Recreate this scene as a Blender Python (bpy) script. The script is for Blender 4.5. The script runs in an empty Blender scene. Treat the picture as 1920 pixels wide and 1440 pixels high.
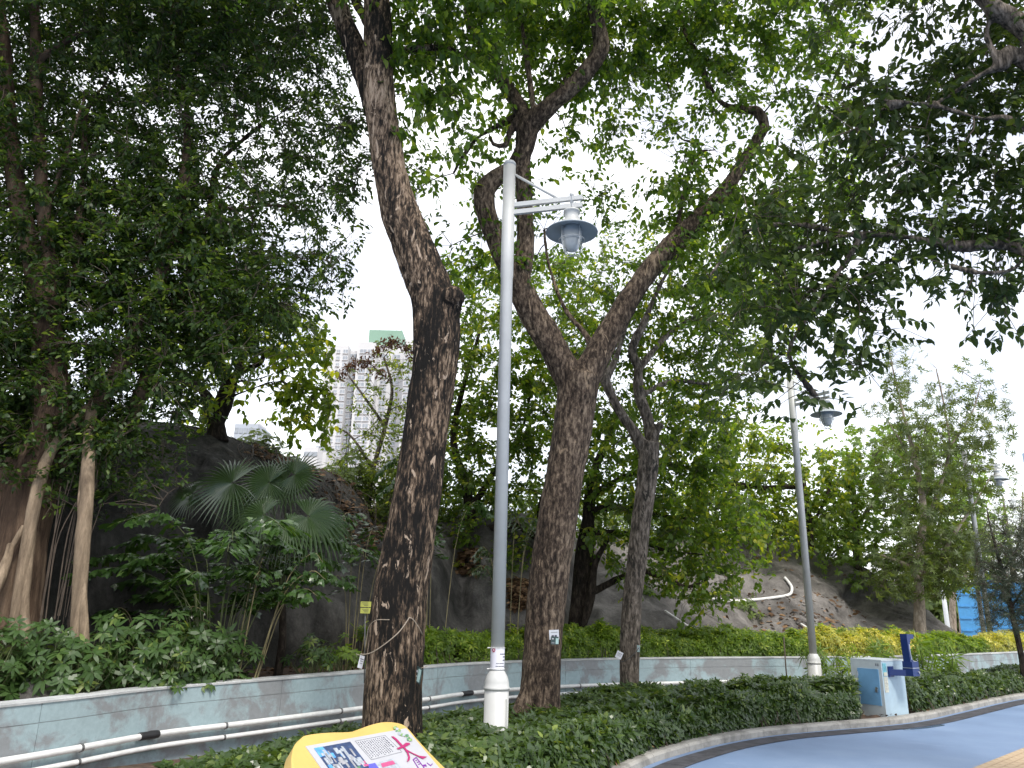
import bpy, math, random
import numpy as np
from mathutils import Matrix, Vector

# ------------------------------------------------------------------ camera, sky, sun, exposure
scene = bpy.context.scene
FPX, PITCH, ROLL, EYE = 1442.0, math.radians(16.25), math.radians(1.25), 1.55
cF = np.array([0, math.cos(PITCH), math.sin(PITCH)])
_u = np.array([0, -math.sin(PITCH), math.cos(PITCH)]); _r = np.array([1.0, 0, 0])
cR = math.cos(ROLL) * _r + math.sin(ROLL) * _u
cU = math.cos(ROLL) * _u - math.sin(ROLL) * _r
cC = np.array([0, 0, EYE])
cam_data = bpy.data.cameras.new('camera')
cam_data.sensor_width = 36.0; cam_data.lens = 36.0 * FPX / 1920.0
cam_data.clip_start = 0.05; cam_data.clip_end = 5000
cam = bpy.data.objects.new('camera', cam_data); scene.collection.objects.link(cam)
cam.matrix_world = Matrix(((cR[0], cU[0], -cF[0], cC[0]), (cR[1], cU[1], -cF[1], cC[1]), (cR[2], cU[2], -cF[2], cC[2]), (0, 0, 0, 1)))
scene.camera = cam

SUN_EL, SUN_AZ = math.radians(54), math.radians(152)          # azimuth measured from +Y towards +X
world = bpy.data.worlds.new('World'); scene.world = world; world.use_nodes = True
wn, wl = world.node_tree.nodes, world.node_tree.links
wn.clear()
w_out = wn.new('ShaderNodeOutputWorld'); w_bg = wn.new('ShaderNodeBackground'); w_add = wn.new('ShaderNodeAddShader')
w_sky = wn.new('ShaderNodeTexSky'); w_sky.sky_type = 'NISHITA'; w_sky.sun_disc = False
w_sky.sun_elevation = SUN_EL; w_sky.sun_rotation = SUN_AZ
w_bg.inputs['Strength'].default_value = 0.05
wl.new(w_sky.outputs[0], w_bg.inputs['Color'])
w_tc = wn.new('ShaderNodeTexCoord'); w_map = wn.new('ShaderNodeMapping'); w_map.inputs['Scale'].default_value = (1.6, 1.6, 4.0)
w_noise = wn.new('ShaderNodeTexNoise'); w_noise.inputs['Scale'].default_value = 1.3; w_noise.inputs['Detail'].default_value = 5
w_noise.inputs['Roughness'].default_value = 0.55
w_ramp = wn.new('ShaderNodeValToRGB')
w_ramp.color_ramp.elements[0].position = 0.36; w_ramp.color_ramp.elements[0].color = (0.48, 0.48, 0.52, 1)
w_ramp.color_ramp.elements[1].position = 0.62; w_ramp.color_ramp.elements[1].color = (1.08, 1.06, 1.02, 1)
w_cloud = wn.new('ShaderNodeBackground'); w_cloud.inputs['Strength'].default_value = 0.85
wl.new(w_tc.outputs['Generated'], w_map.inputs[0]); wl.new(w_map.outputs[0], w_noise.inputs['Vector'])
wl.new(w_noise.outputs[0], w_ramp.inputs[0]); wl.new(w_ramp.outputs[0], w_cloud.inputs['Color'])
wl.new(w_bg.outputs[0], w_add.inputs[0]); wl.new(w_cloud.outputs[0], w_add.inputs[1]); wl.new(w_add.outputs[0], w_out.inputs[0])

sun_data = bpy.data.lights.new('sun', 'SUN'); sun_data.energy = 1.5; sun_data.angle = math.radians(12); sun_data.color = (1.0, 0.95, 0.87)
sun = bpy.data.objects.new('sun', sun_data); scene.collection.objects.link(sun)
_sd = Vector((math.sin(SUN_AZ) * math.cos(SUN_EL), math.cos(SUN_AZ) * math.cos(SUN_EL), math.sin(SUN_EL)))
sun.rotation_euler = _sd.to_track_quat('Z', 'Y').to_euler(); sun.location = (0, 0, 30)
scene.view_settings.view_transform = 'Standard'; scene.view_settings.look = 'None'
scene.view_settings.exposure = 1.0; scene.view_settings.gamma = 1.0; scene.view_settings.use_curve_mapping = False
cy = scene.cycles
cy.max_bounces = 6; cy.diffuse_bounces = 3; cy.glossy_bounces = 2; cy.transmission_bounces = 4; cy.transparent_max_bounces = 4
cy.caustics_reflective = False; cy.caustics_refractive = False; cy.use_denoising = True; cy.sample_clamp_indirect = 6

# ------------------------------------------------------------------ pixel helpers (photo is 1920 x 1440)
def ray(px, py): return cF * FPX + cR * (px - 960.0) + cU * (720.0 - py)
def onz(px, py, z):
    d = ray(px, py); return cC + d * ((z - EYE) / d[2])
def aty(px, py, Y):
    d = ray(px, py); return cC + d * (Y / d[1])
def atyz(px, Y, z):
    k = (px - 960.0) / FPX; dz = z - EYE
    fv = Y * cF[1] + dz * cF[2]
    return np.array([(k * fv - Y * cR[1] - dz * cR[2]) / cR[0], Y, z])
def depth_of(P): return float((np.asarray(P) - cC) @ cF)
def proj(P):
    v = np.asarray(P) - cC; d = v @ cF
    return 960 + FPX * (v @ cR) / d, 720 - FPX * (v @ cU) / d, d

# ------------------------------------------------------------------ mesh helpers
col = scene.collection
def mesh_of(name, verts, faces, mat=None, smooth=False, rnd=None):
    verts = np.asarray(verts, dtype=np.float32).reshape(-1, 3)
    me = bpy.data.meshes.new(name)
    if isinstance(faces, np.ndarray):
        k = faces.shape[1]; nf = faces.shape[0]
        flat = faces.astype(np.int32).ravel(); starts = np.arange(0, nf * k, k, dtype=np.int32); tot = np.full(nf, k, dtype=np.int32)
    else:
        tot = np.array([len(f) for f in faces], dtype=np.int32); nf = len(tot)
        flat = np.array([i for f in faces for i in f], dtype=np.int32)
        starts = np.concatenate(([0], np.cumsum(tot)[:-1])).astype(np.int32)
    me.vertices.add(len(verts)); me.vertices.foreach_set('co', verts.ravel())
    me.loops.add(len(flat)); me.loops.foreach_set('vertex_index', flat)
    me.polygons.add(nf); me.polygons.foreach_set('loop_start', starts)
    try: me.polygons.foreach_set('loop_total', tot)
    except Exception: pass
    me.polygons.foreach_set('use_smooth', np.full(nf, bool(smooth)))
    if rnd is not None:
        a = me.attributes.new('rnd', 'FLOAT', 'POINT'); a.data.foreach_set('value', np.asarray(rnd, dtype=np.float32))
    me.update(calc_edges=True)
    if mat is not None: me.materials.append(mat)
    return me

class Acc:
    """collects pieces of one mesh"""
    def __init__(self): self.v = []; self.f = []; self.n = 0
    def add(self, v, f):
        v = np.asarray(v, dtype=float).reshape(-1, 3)
        self.f += [tuple(int(i) + self.n for i in q) for q in f]; self.v.append(v); self.n += len(v)
    def box(self, c, size, ax=None):
        c = np.asarray(c, float); ax = np.eye(3) if ax is None else np.asarray(ax, float)
        h = np.asarray(size, float) / 2
        s = np.array([(-1, -1, -1), (1, -1, -1), (1, 1, -1), (-1, 1, -1), (-1, -1, 1), (1, -1, 1), (1, 1, 1), (-1, 1, 1)])
        self.add(c + (s * h) @ ax, [(0, 3, 2, 1), (4, 5, 6, 7), (0, 1, 5, 4), (1, 2, 6, 5), (2, 3, 7, 6), (3, 0, 4, 7)])
    def tube(self, pts, rad, sides=8, cap=True):
        v, f = tube_arrays(pts, rad, sides, cap); self.add(v, f)
    def lathe(self, c, prof, sides=24):
        c = np.asarray(c, float); a = np.linspace(0, 2 * np.pi, sides, endpoint=False)
        v = []; f = []
        for r, z in prof: v += [(c[0] + r * math.cos(t), c[1] + r * math.sin(t), c[2] + z) for t in a]
        for i in range(len(prof) - 1):
            for j in range(sides):
                k = (j + 1) % sides; f.append((i * sides + j, i * sides + k, (i + 1) * sides + k, (i + 1) * sides + j))
        f.append(tuple(range(sides))[::-1]); f.append(tuple((len(prof) - 1) * sides + j for j in range(sides)))
        self.add(v, f)
    def prism(self, poly, n, th):
        """polygon of 3-D points extruded by -n*th"""
        p = np.asarray(poly, float); k = len(p); q = p - np.asarray(n) * th
        f = [tuple(range(k)), tuple(range(2 * k - 1, k - 1, -1))] + [(i, k + i, k + (i + 1) % k, (i + 1) % k) for i in range(k)]
        self.add(np.vstack([p, q]), f)
    def verts(self): return np.vstack(self.v)

def catmull(P, n):
    P = np.asarray(P, float); k = len(P)
    if k < 3:
        t = np.linspace(0, 1, n)[:, None]; return P[0] * (1 - t) + P[-1] * t
    Q = np.vstack([2 * P[0] - P[1], P, 2 * P[-1] - P[-2]])
    out = []
    for u in np.linspace(0, k - 1 - 1e-9, n):
        i = int(u); t = u - i; a, b, c, d = Q[i], Q[i + 1], Q[i + 2], Q[i + 3]
        out.append(.5 * (2 * b + (c - a) * t + (2 * a - 5 * b + 4 * c - d) * t * t + (3 * b - a - 3 * c + d) * t ** 3))
    return np.array(out)

def tube_arrays(pts, rad, sides=8, cap=True):
    pts = np.asarray(pts, float); n = len(pts); rad = np.broadcast_to(np.asarray(rad, float), (n,))
    T = np.gradient(pts, axis=0); T /= np.linalg.norm(T, axis=1)[:, None] + 1e-9
    ref = np.array([1., 0, 0]) if abs(T[0][2]) > .8 else np.array([0, 0, 1.])
    v = np.zeros((n, sides, 3)); a = np.linspace(0, 2 * np.pi, sides, endpoint=False)
    for i in range(n):
        x = ref - T[i] * (ref @ T[i]); x /= np.linalg.norm(x) + 1e-9; y = np.cross(T[i], x); ref = x
        v[i] = pts[i] + rad[i] * (np.cos(a)[:, None] * x + np.sin(a)[:, None] * y)
    f = []
    for i in range(n - 1):
        for j in range(sides):
            k = (j + 1) % sides; f.append((i * sides + j, i * sides + k, (i + 1) * sides + k, (i + 1) * sides + j))
    if cap: f.append(tuple(range(sides))[::-1]); f.append(tuple((n - 1) * sides + j for j in range(sides)))
    return v.reshape(-1, 3), f

def link(name, me, parent=None, label=None, cat=None, group=None, kind=None):
    o = bpy.data.objects.new(name, me); col.objects.link(o)
    if parent is not None: o.parent = parent
    if label: o['label'] = label
    if cat: o['category'] = cat
    if group: o['group'] = group
    if kind: o['kind'] = kind
    return o
def thing(name, loc, label, cat, group=None, kind=None):
    o = bpy.data.objects.new(name, None); col.objects.link(o); o.location = Vector([float(x) for x in loc]); o.empty_display_size = .2
    if label: o['label'] = label
    if cat: o['category'] = cat
    if group: o['group'] = group
    if kind: o['kind'] = kind
    return o
def root_loc(p):
    v = np.zeros(3)
    while p is not None: v = v + np.array(p.location); p = p.parent
    return v
def part(name, verts, faces, mat, parent, smooth=False, rnd=None, kind=None, label=None):
    v = np.asarray(verts, float).reshape(-1, 3) - root_loc(parent)
    return link(name, mesh_of(name, v, faces, mat, smooth, rnd), parent, kind=kind, label=label)
def apart(name, acc, mat, parent, smooth=False, kind=None, label=None):
    return part(name, acc.verts(), acc.f, mat, parent, smooth, None, kind, label)
def solo(name, acc_or_v, faces, mat, label, cat, group=None, kind=None, smooth=False):
    """a thing that is one mesh, its origin at the bottom centre"""
    v = acc_or_v.verts() if isinstance(acc_or_v, Acc) else np.asarray(acc_or_v, float)
    f = acc_or_v.f if isinstance(acc_or_v, Acc) else faces
    o = np.array([v[:, 0].mean(), v[:, 1].mean(), v[:, 2].min()])
    ob = link(name, mesh_of(name, v - o, f, mat, smooth), None, label, cat, group, kind); ob.location = Vector(o)
    return ob

# numpy value noise
def _hash(i, j, k, s):
    h = (i * 374761393 + j * 668265263 + k * 2147483647 + s * 974634777) & 0xFFFFFFFF
    h = ((h ^ (h >> 13)) * 1274126177) & 0xFFFFFFFF
    return ((h ^ (h >> 16)) & 0xFFFF) / 65535.0
def vnoise(P, seed=0):
    P = np.asarray(P, float); I = np.floor(P).astype(np.int64); t = P - I; t = t * t * (3 - 2 * t)
    r = 0
    for dx in (0, 1):
        for dy in (0, 1):
            for dz in (0, 1):
                w = (t[:, 0] if dx else 1 - t[:, 0]) * (t[:, 1] if dy else 1 - t[:, 1]) * (t[:, 2] if dz else 1 - t[:, 2])
                r = r + w * _hash(I[:, 0] + dx, I[:, 1] + dy, I[:, 2] + dz, seed)
    return r * 2 - 1
def fbm(P, oct=4, seed=0):
    r = 0; a = 1.0; P = np.asarray(P, float)
    for o in range(oct): r = r + a * vnoise(P * 2 ** o, seed + o); a *= .5
    return r

# ------------------------------------------------------------------ materials
MAT = {}
def new_mat(name):
    m = bpy.data.materials.new(name); m.use_nodes = True; MAT[name] = m
    return m, m.node_tree.nodes, m.node_tree.links, m.node_tree.nodes['Principled BSDF']
def ramp_node(n, stops):
    r = n.new('ShaderNodeValToRGB'); e = r.color_ramp.elements
    while len(e) < len(stops): e.new(0.5)
    for q, (p, c) in zip(e, stops): q.position = p; q.color = (*c, 1)
    return r
def noise_node(n, l, scale, detail=4, rough=.55, stretch=(1, 1, 1), coord='Object', dist=0.0, off=(0, 0, 0)):
    tc = n.new('ShaderNodeTexCoord'); mp = n.new('ShaderNodeMapping'); mp.inputs['Scale'].default_value = stretch; mp.inputs['Location'].default_value = off
    t = n.new('ShaderNodeTexNoise'); t.inputs['Scale'].default_value = scale; t.inputs['Detail'].default_value = detail
    t.inputs['Roughness'].default_value = rough; t.inputs['Distortion'].default_value = dist
    l.new(tc.outputs[coord], mp.inputs[0]); l.new(mp.outputs[0], t.inputs['Vector'])
    return t
def bump(n, l, src, bsdf, strength=.4, dist=.02):
    b = n.new('ShaderNodeBump'); b.inputs['Strength'].default_value = strength; b.inputs['Distance'].default_value = dist
    l.new(src, b.inputs['Height']); l.new(b.outputs[0], bsdf.inputs['Normal']); return b
def mixc(n, l, fac, a, b, mode='MIX'):
    m = n.new('ShaderNodeMix'); m.data_type = 'RGBA'; m.blend_type = mode
    for s, v in ((0, fac), (6, a), (7, b)):
        if isinstance(v, (int, float)): m.inputs[s].default_value = v
        elif isinstance(v, tuple): m.inputs[s].default_value = (*v, 1)
        else: l.new(v, m.inputs[s])
    return m.outputs[2]
def plain(name, c, rough=.5, metal=0.0, var=.12, scale=6.0, spec=.5):
    m, n, l, b = new_mat(name)
    t = noise_node(n, l, scale, 5, .6)
    lo = tuple(max(0, x * (1 - var * 1.6)) for x in c); hi = tuple(min(1, x * (1 + var)) for x in c)
    r = ramp_node(n, [(.3, lo), (.65, hi)]); l.new(t.outputs[0], r.inputs[0]); l.new(r.outputs[0], b.inputs['Base Color'])
    b.inputs['Roughness'].default_value = rough; b.inputs['Metallic'].default_value = metal; b.inputs['Specular IOR Level'].default_value = spec
    return m
def bark(name, stops, scale=20.0, stretch=(1, 1, .3), bstr=.8, patch=None, patch_stops=(.55, .62), big=.45):
    m, n, l, b = new_mat(name)
    t = noise_node(n, l, scale, 8, .68, stretch, dist=.35)
    tb = noise_node(n, l, 1.9, 5, .6, (1, 1, .45), off=(7.3, 2.1, 1.4))
    ma = n.new('ShaderNodeMath'); ma.operation = 'MULTIPLY_ADD'; ma.inputs[1].default_value = big; l.new(tb.outputs[0], ma.inputs[0])
    sb = n.new('ShaderNodeMath'); sb.operation = 'SUBTRACT'; l.new(t.outputs[0], sb.inputs[0]); sb.inputs[1].default_value = big * .5
    l.new(sb.outputs[0], ma.inputs[2])
    r = ramp_node(n, stops); l.new(ma.outputs[0], r.inputs[0]); c = r.outputs[0]
    if patch:
        t2 = noise_node(n, l, scale * .32, 6, .62, (1, 1, .35), dist=.8, off=(3.1, 1.7, .4))
        pr = ramp_node(n, [(patch_stops[0], (0, 0, 0)), (patch_stops[1], (1, 1, 1))]); l.new(t2.outputs[0], pr.inputs[0])
        c = mixc(n, l, pr.outputs[0], c, patch)
    t3 = noise_node(n, l, 70, 4, .7, (1, 1, .3))
    c = mixc(n, l, .4, c, t3.outputs[0], 'OVERLAY')
    l.new(c, b.inputs['Base Color']); b.inputs['Roughness'].default_value = .9; b.inputs['Specular IOR Level'].default_value = .2
    t4 = noise_node(n, l, scale * 1.4, 8, .75, stretch, dist=.4)
    bump(n, l, t4.outputs[0], b, bstr, .04)
    return m
def leaf(name, dark, mid, light, tr=.35, rough=.42, spec=.45, tboost=1.9, tint=(1.2, 1.12, .42)):
    m, n, l, b = new_mat(name)
    at = n.new('ShaderNodeAttribute'); at.attribute_name = 'rnd'
    r = ramp_node(n, [(0.0, dark), (.6, mid), (.93, light), (1.0, tuple(min(1, x * 1.3) for x in light))]); l.new(at.outputs['Fac'], r.inputs[0])
    l.new(r.outputs[0], b.inputs['Base Color']); b.inputs['Roughness'].default_value = rough; b.inputs['Specular IOR Level'].default_value = spec
    ts = n.new('ShaderNodeBsdfTranslucent')
    tcol = mixc(n, l, 1.0, r.outputs[0], tuple(x * tboost for x in tint), 'MULTIPLY'); l.new(tcol, ts.inputs['Color'])
    ms = n.new('ShaderNodeMixShader'); ms.inputs[0].default_value = tr
    l.new(b.outputs[0], ms.inputs[1]); l.new(ts.outputs[0], ms.inputs[2]); l.new(ms.outputs[0], n['Material Output'].inputs['Surface'])
    return m

leaf('leaf_banyan', (.022, .046, .011), (.045, .085, .019), (.15, .21, .045), .4, .45, .35)
leaf('leaf_centre', (.036, .075, .012), (.078, .140, .020), (.19, .25, .035), .5, tboost=2.6)
leaf('leaf_right', (.024, .044, .013), (.044, .074, .019), (.10, .14, .035), .38, .5, .3)
leaf('leaf_hill', (.060, .105, .016), (.14, .20, .026), (.34, .34, .045), .52, tboost=2.4)
leaf('leaf_back', (.045, .088, .013), (.10, .165, .022), (.27, .29, .04), .5, tboost=2.4)
leaf('leaf_pale', (.075, .115, .030), (.15, .21, .05), (.33, .36, .09), .45)
leaf('leaf_lance', (.060, .092, .028), (.115, .155, .045), (.19, .24, .08), .4)
leaf('leaf_round', (.11, .185, .040), (.21, .32, .075), (.33, .43, .13), .45)
leaf('leaf_conifer', (.030, .045, .028), (.050, .068, .042), (.08, .10, .06), .2)
leaf('leaf_schefflera', (.034, .070, .018), (.068, .125, .034), (.22, .27, .06), .3, .36, .4)
leaf('leaf_fishtail', (.026, .060, .014), (.050, .105, .022), (.10, .17, .04), .28, .25, .8)
leaf('leaf_palm', (.034, .068, .022), (.055, .098, .030), (.08, .13, .04), .22, .29, .95)
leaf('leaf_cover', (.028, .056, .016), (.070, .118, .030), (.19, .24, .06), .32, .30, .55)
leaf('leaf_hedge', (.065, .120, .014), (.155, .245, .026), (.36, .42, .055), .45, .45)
leaf('leaf_yellow', (.14, .19, .025), (.46, .44, .085), (.78, .70, .22), .38, .4)
leaf('leaf_russet', (.055, .022, .014), (.10, .045, .03), (.16, .08, .05), .3)
leaf('dead_leaf', (.045, .024, .012), (.115, .066, .035), (.26, .16, .085), .1, .7, .2, 1.0, (1, .9, .7))
bark('bark_patched', [(.42, (.010, .009, .008)), (.49, (.042, .030, .022)), (.55, (.115, .080, .055)), (.61, (.25, .18, .125)), (.72, (.40, .305, .225))], 30.0, (1, 1, .24), patch=(.42, .32, .24), patch_stops=(.62, .64), big=.75)
bark('bark_brown', [(.34, (.016, .012, .010)), (.46, (.060, .043, .032)), (.55, (.15, .11, .080)), (.66, (.30, .23, .165))], 22.0, (1, 1, .38), patch=(.36, .265, .18), patch_stops=(.64, .68), big=.3)
bark('bark_grey', [(.36, (.030, .026, .021)), (.48, (.11, .090, .072)), (.58, (.23, .19, .155)), (.70, (.36, .31, .26))], 20.0, patch=(.030, .028, .023), patch_stops=(.60, .64), big=.3)
bark('bark_banyan', [(.30, (.030, .020, .014)), (.5, (.095, .062, .042)), (.72, (.22, .155, .105))], 9.0, (1, 1, .12), .8, big=.4)
bark('bark_root', [(.30, (.09, .065, .045)), (.5, (.22, .165, .112)), (.72, (.38, .29, .20))], 9.0, (1, 1, .10), .6, big=.3)
bark('bark_dark', [(.34, (.010, .008, .007)), (.5, (.034, .026, .020)), (.66, (.085, .066, .05))], 18.0)
bark('bark_pale', [(.34, (.17, .135, .10)), (.5, (.31, .255, .20)), (.66, (.48, .41, .335))], 12.0)
plain('twig', (.075, .055, .04), .8, var=.3)
plain('twig_green', (.10, .12, .045), .6, var=.3)
plain('stem_tan', (.24, .20, .10), .6, var=.3)
plain('lamp_paint', (.54, .54, .525), .42, var=.05, scale=3)
plain('lamp_inner', (.40, .44, .47), .45, var=.06)
plain('white_paint', (.72, .73, .72), .45, var=.05)
plain('pipe_white', (.74, .74, .72), .4, var=.08, scale=10)
plain('tape_black', (.02, .02, .022), .5)
plain('clip_grey', (.18, .18, .18), .4, .6)
plain('soil', (.085, .052, .034), .95, var=.5, scale=9)
plain('paper', (.74, .73, .80), .55, var=.03)
plain('tag_white', (.66, .67, .72), .5, var=.04)
plain('tag_green', (.045, .075, .075), .45)
plain('tag_mint', (.45, .62, .60), .45)
plain('tag_yellow', (.60, .60, .12), .5, var=.06)
plain('ink', (.06, .06, .09), .6)
plain('ink_red', (.42, .03, .09), .5)
plain('rope', (.34, .28, .22), .9, var=.2, scale=60)
plain('wire_dark', (.05, .05, .05), .6)
plain('steel', (.55, .56, .58), .3, .9)
plain('blue_dark', (.007, .026, .125), .35, var=.06)
plain('blue_door', (.155, .33, .52), .42, var=.08, scale=4)
plain('fountain_paint', (.36, .47, .54), .5, var=.08, scale=4)
plain('fountain_white', (.48, .53, .54), .5, var=.06)
plain('poster_aqua', (.16, .40, .46), .4, var=.3, scale=14)
plain('poster_pale', (.56, .55, .44), .5, var=.15, scale=20)
plain('yellow_plastic', (.58, .40, .12), .42, var=.06, scale=4)
plain('panel_white', (.44, .44, .46), .35, var=.03)
plain('print_magenta', (.36, .02, .12), .45, var=.04)
plain('print_purple', (.17, .02, .26), .45, var=.04)
plain('print_pink', (.48, .08, .20), .45, var=.04)
plain('print_blue', (.10, .10, .52), .45, var=.05)
plain('print_grey', (.30, .30, .32), .5, var=.2, scale=30)
plain('print_navy', (.035, .06, .14), .45, var=.3, scale=40)
plain('print_skyblue', (.10, .32, .66), .45, var=.2, scale=40)
plain('print_green', (.10, .22, .12), .45, var=.4, scale=60)
plain('print_leafgreen', (.24, .36, .14), .45, var=.4, scale=60)
plain('print_light', (.36, .39, .43), .45, var=.2, scale=60)
plain('hoarding_blue', (.06, .27, .55), .4, var=.08)
plain('tower_white', (.60, .60, .61), .7, var=.04, scale=.05)
plain('tower_green', (.21, .34, .26), .7, var=.05, scale=.1)
plain('tower_grey', (.42, .46, .52), .7, var=.05, scale=.05)
plain('tower_glass', (.33, .36, .40), .25, var=.12, scale=.3)
plain('tower_blue', (.30, .45, .60), .3, var=.08, scale=.1)
plain('hose_white', (.72, .70, .66), .6, var=.06)
plain('wet', (.09, .15, .25), .15, var=.3, scale=8)

def concrete(name, base, stain, scale, edge=(.42, .6), bstr=.25):
    m, n, l, b = new_mat(name)
    t = noise_node(n, l, scale, 7, .65, dist=.4); r = ramp_node(n, [(edge[0], (0, 0, 0)), (edge[1], (1, 1, 1))]); l.new(t.outputs[0], r.inputs[0])
    c = mixc(n, l, r.outputs[0], base, stain)
    t2 = noise_node(n, l, scale * 9, 5, .7); c = mixc(n, l, .25, c, t2.outputs[0], 'OVERLAY')
    l.new(c, b.inputs['Base Color']); b.inputs['Roughness'].default_value = .85; b.inputs['Specular IOR Level'].default_value = .3
    bump(n, l, t2.outputs[0], b, bstr, .01)
    return m
concrete('wall_paint', (.325, .42, .445), (.25, .265, .275), 1.7, (.45, .55))
concrete('wall_cap', (.50, .51, .51), (.36, .37, .37), 2.0)
concrete('kerb_stone', (.36, .345, .315), (.22, .21, .19), 3.0)
concrete('channel_grey', (.075, .075, .085), (.045, .045, .05), 5.0)
concrete('tactile', (.50, .38, .25), (.40, .29, .19), 6.0)
# blue play-safe surface
m, n, l, b = new_mat('blue_surface')
t = noise_node(n, l, .8, 6, .6); r = ramp_node(n, [(.32, (.145, .215, .345)), (.5, (.170, .250, .395)), (.68, (.205, .285, .425))]); l.new(t.outputs[0], r.inputs[0])
t2 = noise_node(n, l, 3.0, 7, .7, (.25, 1, 1), dist=1.2); r2 = ramp_node(n, [(.60, (0, 0, 0)), (.70, (.25, .25, .25))]); l.new(t2.outputs[0], r2.inputs[0])
c = mixc(n, l, r2.outputs[0], r.outputs[0], (.34, .42, .56))
t3 = noise_node(n, l, 90, 3, .6); c = mixc(n, l, .18, c, t3.outputs[0], 'OVERLAY'); l.new(c, b.inputs['Base Color']); b.inputs['Roughness'].default_value = .55
bump(n, l, t3.outputs[0], b, .12, .005)
# sprayed-concrete slope
m, n, l, b = new_mat('shotcrete')
t = noise_node(n, l, .55, 8, .62, (1, 1, .7), dist=.8); r = ramp_node(n, [(.30, (.085, .079, .073)), (.45, (.19, .175, .16)), (.58, (.29, .267, .245)), (.74, (.45, .415, .38))]); l.new(t.outputs[0], r.inputs[0])
t2 = noise_node(n, l, 1.3, 6, .7, (1.2, 1.2, .18), off=(5, 2, 1)); r2 = ramp_node(n, [(.40, (.50, .50, .50)), (.60, (1, 1, 1))]); l.new(t2.outputs[0], r2.inputs[0])
c = mixc(n, l, .75, r.outputs[0], r2.outputs[0], 'MULTIPLY')
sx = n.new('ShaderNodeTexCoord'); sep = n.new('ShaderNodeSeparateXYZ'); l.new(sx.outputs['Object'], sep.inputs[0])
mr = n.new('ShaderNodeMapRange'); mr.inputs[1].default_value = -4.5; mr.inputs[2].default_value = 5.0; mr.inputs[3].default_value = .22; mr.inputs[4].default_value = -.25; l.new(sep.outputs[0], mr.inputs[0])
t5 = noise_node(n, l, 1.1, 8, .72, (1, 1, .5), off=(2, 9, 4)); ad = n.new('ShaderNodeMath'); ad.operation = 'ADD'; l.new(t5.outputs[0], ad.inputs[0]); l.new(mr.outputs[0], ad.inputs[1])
r5 = ramp_node(n, [(.44, (0, 0, 0)), (.74, (.88, .88, .88))]); l.new(ad.outputs[0], r5.inputs[0]); c = mixc(n, l, r5.outputs[0], c, (.022, .023, .020))   # patchy algae black, deepened leftward to put the canopy's shade into the colour
t3 = noise_node(n, l, 9, 10, .8); c = mixc(n, l, .6, c, t3.outputs[0], 'OVERLAY'); l.new(c, b.inputs['Base Color']); b.inputs['Roughness'].default_value = .9
b.inputs['Specular IOR Level'].default_value = .25
bump(n, l, t3.outputs[0], b, .9, .10)
# frosted globe
m, n, l, b = new_mat('frosted_globe'); b.inputs['Base Color'].default_value = (.62, .64, .64, 1); b.inputs['Roughness'].default_value = .25
b.inputs['Transmission Weight'].default_value = .15; b.inputs['Subsurface Weight'].default_value = 0.0
t = noise_node(n, l, 3, 3); r = ramp_node(n, [(.3, (.46, .48, .48)), (.7, (.58, .60, .60))]); l.new(t.outputs[0], r.inputs[0]); l.new(r.outputs[0], b.inputs['Base Color'])

# ------------------------------------------------------------------ foliage engine
T6 = (np.array([(0, 0, 0), (.32, .5, 0), (.32, -.5, 0), (.70, .36, 0), (.70, -.36, 0), (1, 0, 0)]),
      np.array([(0, 2, 1), (1, 2, 4), (1, 4, 3), (3, 4, 5)]))
T8 = (np.array([(0, 0, 0), (.30, .5, .10), (.30, 0, 0), (.30, -.5, .10), (.68, .40, .08), (.68, 0, 0), (.68, -.40, .08), (1, 0, 0)]),
      np.array([(0, 2, 1), (0, 3, 2), (1, 2, 5), (1, 5, 4), (2, 3, 6), (2, 6, 5), (4, 5, 7), (5, 6, 7)]))
TW = (np.array([(0, 0, 0), (.55, .42, 0), (.55, -.42, 0), (1, .5, 0), (.86, 0, 0), (1, -.5, 0)]),       # wedge with a ragged end
      np.array([(0, 2, 1), (1, 2, 4), (1, 4, 3), (2, 5, 4)]))
TN = (np.array([(0, 0, 0), (.4, .5, 0), (.4, -.5, 0), (1, 0, 0)]), np.array([(0, 2, 1), (1, 2, 3)]))    # narrow
def unit(v): return v / (np.linalg.norm(v, axis=-1, keepdims=True) + 1e-9)
class Leaves:
    def __init__(self): self.b = []; self.d = []; self.n = []; self.L = []; self.r = []
    def add(self, b, d, n, L, r):
        self.b.append(b); self.d.append(unit(d)); self.n.append(n); self.L.append(L); self.r.append(r)
    def cat(self): return [np.concatenate(x) for x in (self.b, self.d, self.n, self.L, self.r)]
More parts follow.
